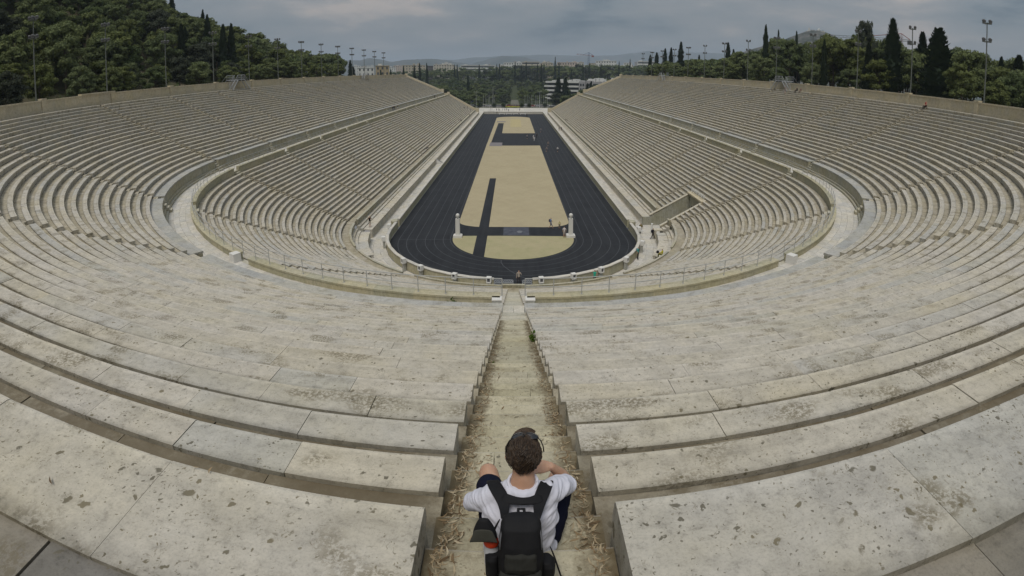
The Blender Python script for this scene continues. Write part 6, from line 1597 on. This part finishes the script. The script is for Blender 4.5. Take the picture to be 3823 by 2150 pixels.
def strap(nm, pts, wd, th, m, par):
    """flat band through points with given surface normals"""
    rg = []; n_ = len(pts)
    for k, (p_, nr) in enumerate(pts):
        p_, nr = Vector(p_), Vector(nr).normalized(); d = (Vector(pts[min(k + 1, n_ - 1)][0]) - Vector(pts[max(k - 1, 0)][0])).normalized(); s = d.cross(nr).normalized()
        w_ = wd[k] if hasattr(wd, '__len__') else wd; rg.append(ell_ring(p_, s, nr, w_, th, 14, 3.5))
    b = MB(); loft(b, rg); o = b.obj(nm, m, par, True); u = o.modifiers.new('u', 'SUBSURF'); u.levels = 2; u.render_levels = 2; return o
for s_ in (-1, 1):
    strap('shoulder_strap', [((s_ * .155, -60.90, 20.84), (0, 1, .6)), ((s_ * .150, -60.945, 20.945), (0, .45, 1)), ((s_ * .138, -61.03, 20.985), (0, -.1, 1)), ((s_ * .108 + .004, -61.095, 20.980), (0, -.5, 1)), ((s_ * .088 + .006, -61.15, 20.965), (0, -.8, 1)), ((s_ * .086 + .004, -61.205, 20.955), (0, -.8, 1)), ((s_ * .080, -61.262, 20.985), (0, -.6, 1)), ((s_ * .078, -61.29, 21.0), (0, -.4, 1))], (.034, .036, .038, .038, .034, .022, .020, .02), .008, BAGK, bp)
strap('yoke', [((-.10, -61.118, 20.980), (0, -.6, 1)), ((-.04, -61.143, 20.982), (0, -.7, 1)), ((.015, -61.150, 20.982), (0, -.7, 1)), ((.07, -61.143, 20.982), (0, -.7, 1)), ((.115, -61.118, 20.980), (0, -.6, 1))], (.036, .024, .020, .024, .036), .008, BAGK, bp)
mb = MB(); mb.tube([(-.014, -61.275, 21.01), (-.012, -61.245, 21.03), (.016, -61.245, 21.03), (.018, -61.275, 21.01)], .009, 8); mb.obj('haul_loop', BAGK, bp, True)
strap('hanging_strap', [(bg_(.150, .27, .0), (1, 0, 0)), (bg_(.175, .34, .02), (1, -.3, 0)), (bg_(.20, .43, .05), (1, -.3, .2)), (bg_(.215, .47, .07), (1, -.3, .2))], .009, .003, BAGK, bp)
strap('compression_strap', [(bg_(-.10, .03, .02), (-1, 0, 0)), (bg_(-.13, .08, .05), (-1, -.4, 0)), (bg_(-.145, .13, .07), (-1, -.4, 0))], .012, .004, BAGK, bp)
LBL_ = mat('label_grey', (.16, .16, .15), .7, .2)
def lb(x, s): return bg_(x, s, .2175)
mb = MB()
for x0, x1, s0, s1 in ((-.020, .020, .385, .388), (-.020, .020, .403, .406), (-.020, -.017, .388, .403), (.017, .020, .388, .403)):
    q = [lb(x0, s0), lb(x1, s0), lb(x1, s1), lb(x0, s1)]; mb.hexa([tuple(v - ou * .01) for v in q] + [tuple(v) for v in q])
for k, (x0, x1) in enumerate(((-.011, -.005), (-.003, .001), (.003, .006), (.008, .011))):
    q = [lb(x0 if k else (x0 + x1) / 2, .391), lb(x1 if k else (x0 + x1) / 2 + .0005, .391), lb(x1, .399), lb(x0, .399)]; mb.hexa([tuple(v - ou * .01) for v in q] + [tuple(v) for v in q])
mb.obj('label', LBL_, bp)
# cap hanging from the side of the bag
CAPG = mat('grey_green_cap_cloth', (.060, .060, .050), .85, .15); g = G(CAPG); g.bump(g.noise(g.pos(), 200, 2), .3, .001)
cp = thing('cap', 'grey green peaked cap hanging from the left side of the backpack', 'cap')
cc = Vector((-.178, -61.335, 20.955))
mb = MB(); rg = []
for k in range(0, 9):      # drooping crown opening to the right and below
    t = k / 8; r = .056 * math.sin(PI * (.12 + .40 * t)); rg.append(ell_ring(cc + Vector((.0 + .005 * t, .0 - .03 * t, .055 - .115 * t)), (1, 0, 0), (0, .9, -.3), r + .004, r * .8, 20))
loft(mb, rg); fuse(mb, 'crown', BAGK, cp, .005, 3)
mb = MB(); n_ = 14; V = []
for k in range(n_):
    a = PI * (.04 + .92 * k / (n_ - 1)); x = -math.cos(a); zz = math.sin(a)
    for f in (0, .5, 1.): V.append(tuple(cc + Vector((x * (.042 + .028 * f), -.060 - .012 * zz - .012 * f, .030 - .085 * f + zz * (.030 - .006 * f)))))
F = [(3 * k + j, 3 * k + j + 1, 3 * k + j + 4, 3 * k + j + 3) for k in range(n_ - 1) for j in range(2)]
mb.add(V, F, .5); o = mb.obj('peak', CAPG, cp, True); s = o.modifiers.new('s', 'SOLIDIFY'); s.thickness = .004; s.offset = 0; u = o.modifiers.new('u', 'SUBSURF'); u.levels = 1; u.render_levels = 1
# bottle
bt = thing('drinking_bottle', 'drinking bottle with an orange red cap in the left side pocket of the backpack', 'bottle')
mb = MB(); bc = Vector((-.146, -61.340, 20.622)); mb.lathe(tuple(bc), [(.036, 0), (.038, .02), (.038, .16), (.030, .19), (.034, .20)], 20); mb.obj('body', mat('bottle_white', (.55, .56, .60), .3, .5), bt, True)
mb = MB(); mb.lathe(tuple(bc), [(.037, .195), (.039, .20), (.037, .225), (.026, .240), (.016, .246), (.014, .262), (.004, .266)], 20); mb.obj('screw_cap', mat('cap_red', (.55, .05, .015), .35, .5), bt, True)

def _slump(z): t = max(0., min(1., (z - 20.62) / .33)); return .042 * t * t * (3 - 2 * t)
for root_ in (man, gl, bp):
    for ch in root_.children:
        for v in ch.data.vertices: v.co.z -= _slump(v.co.z)
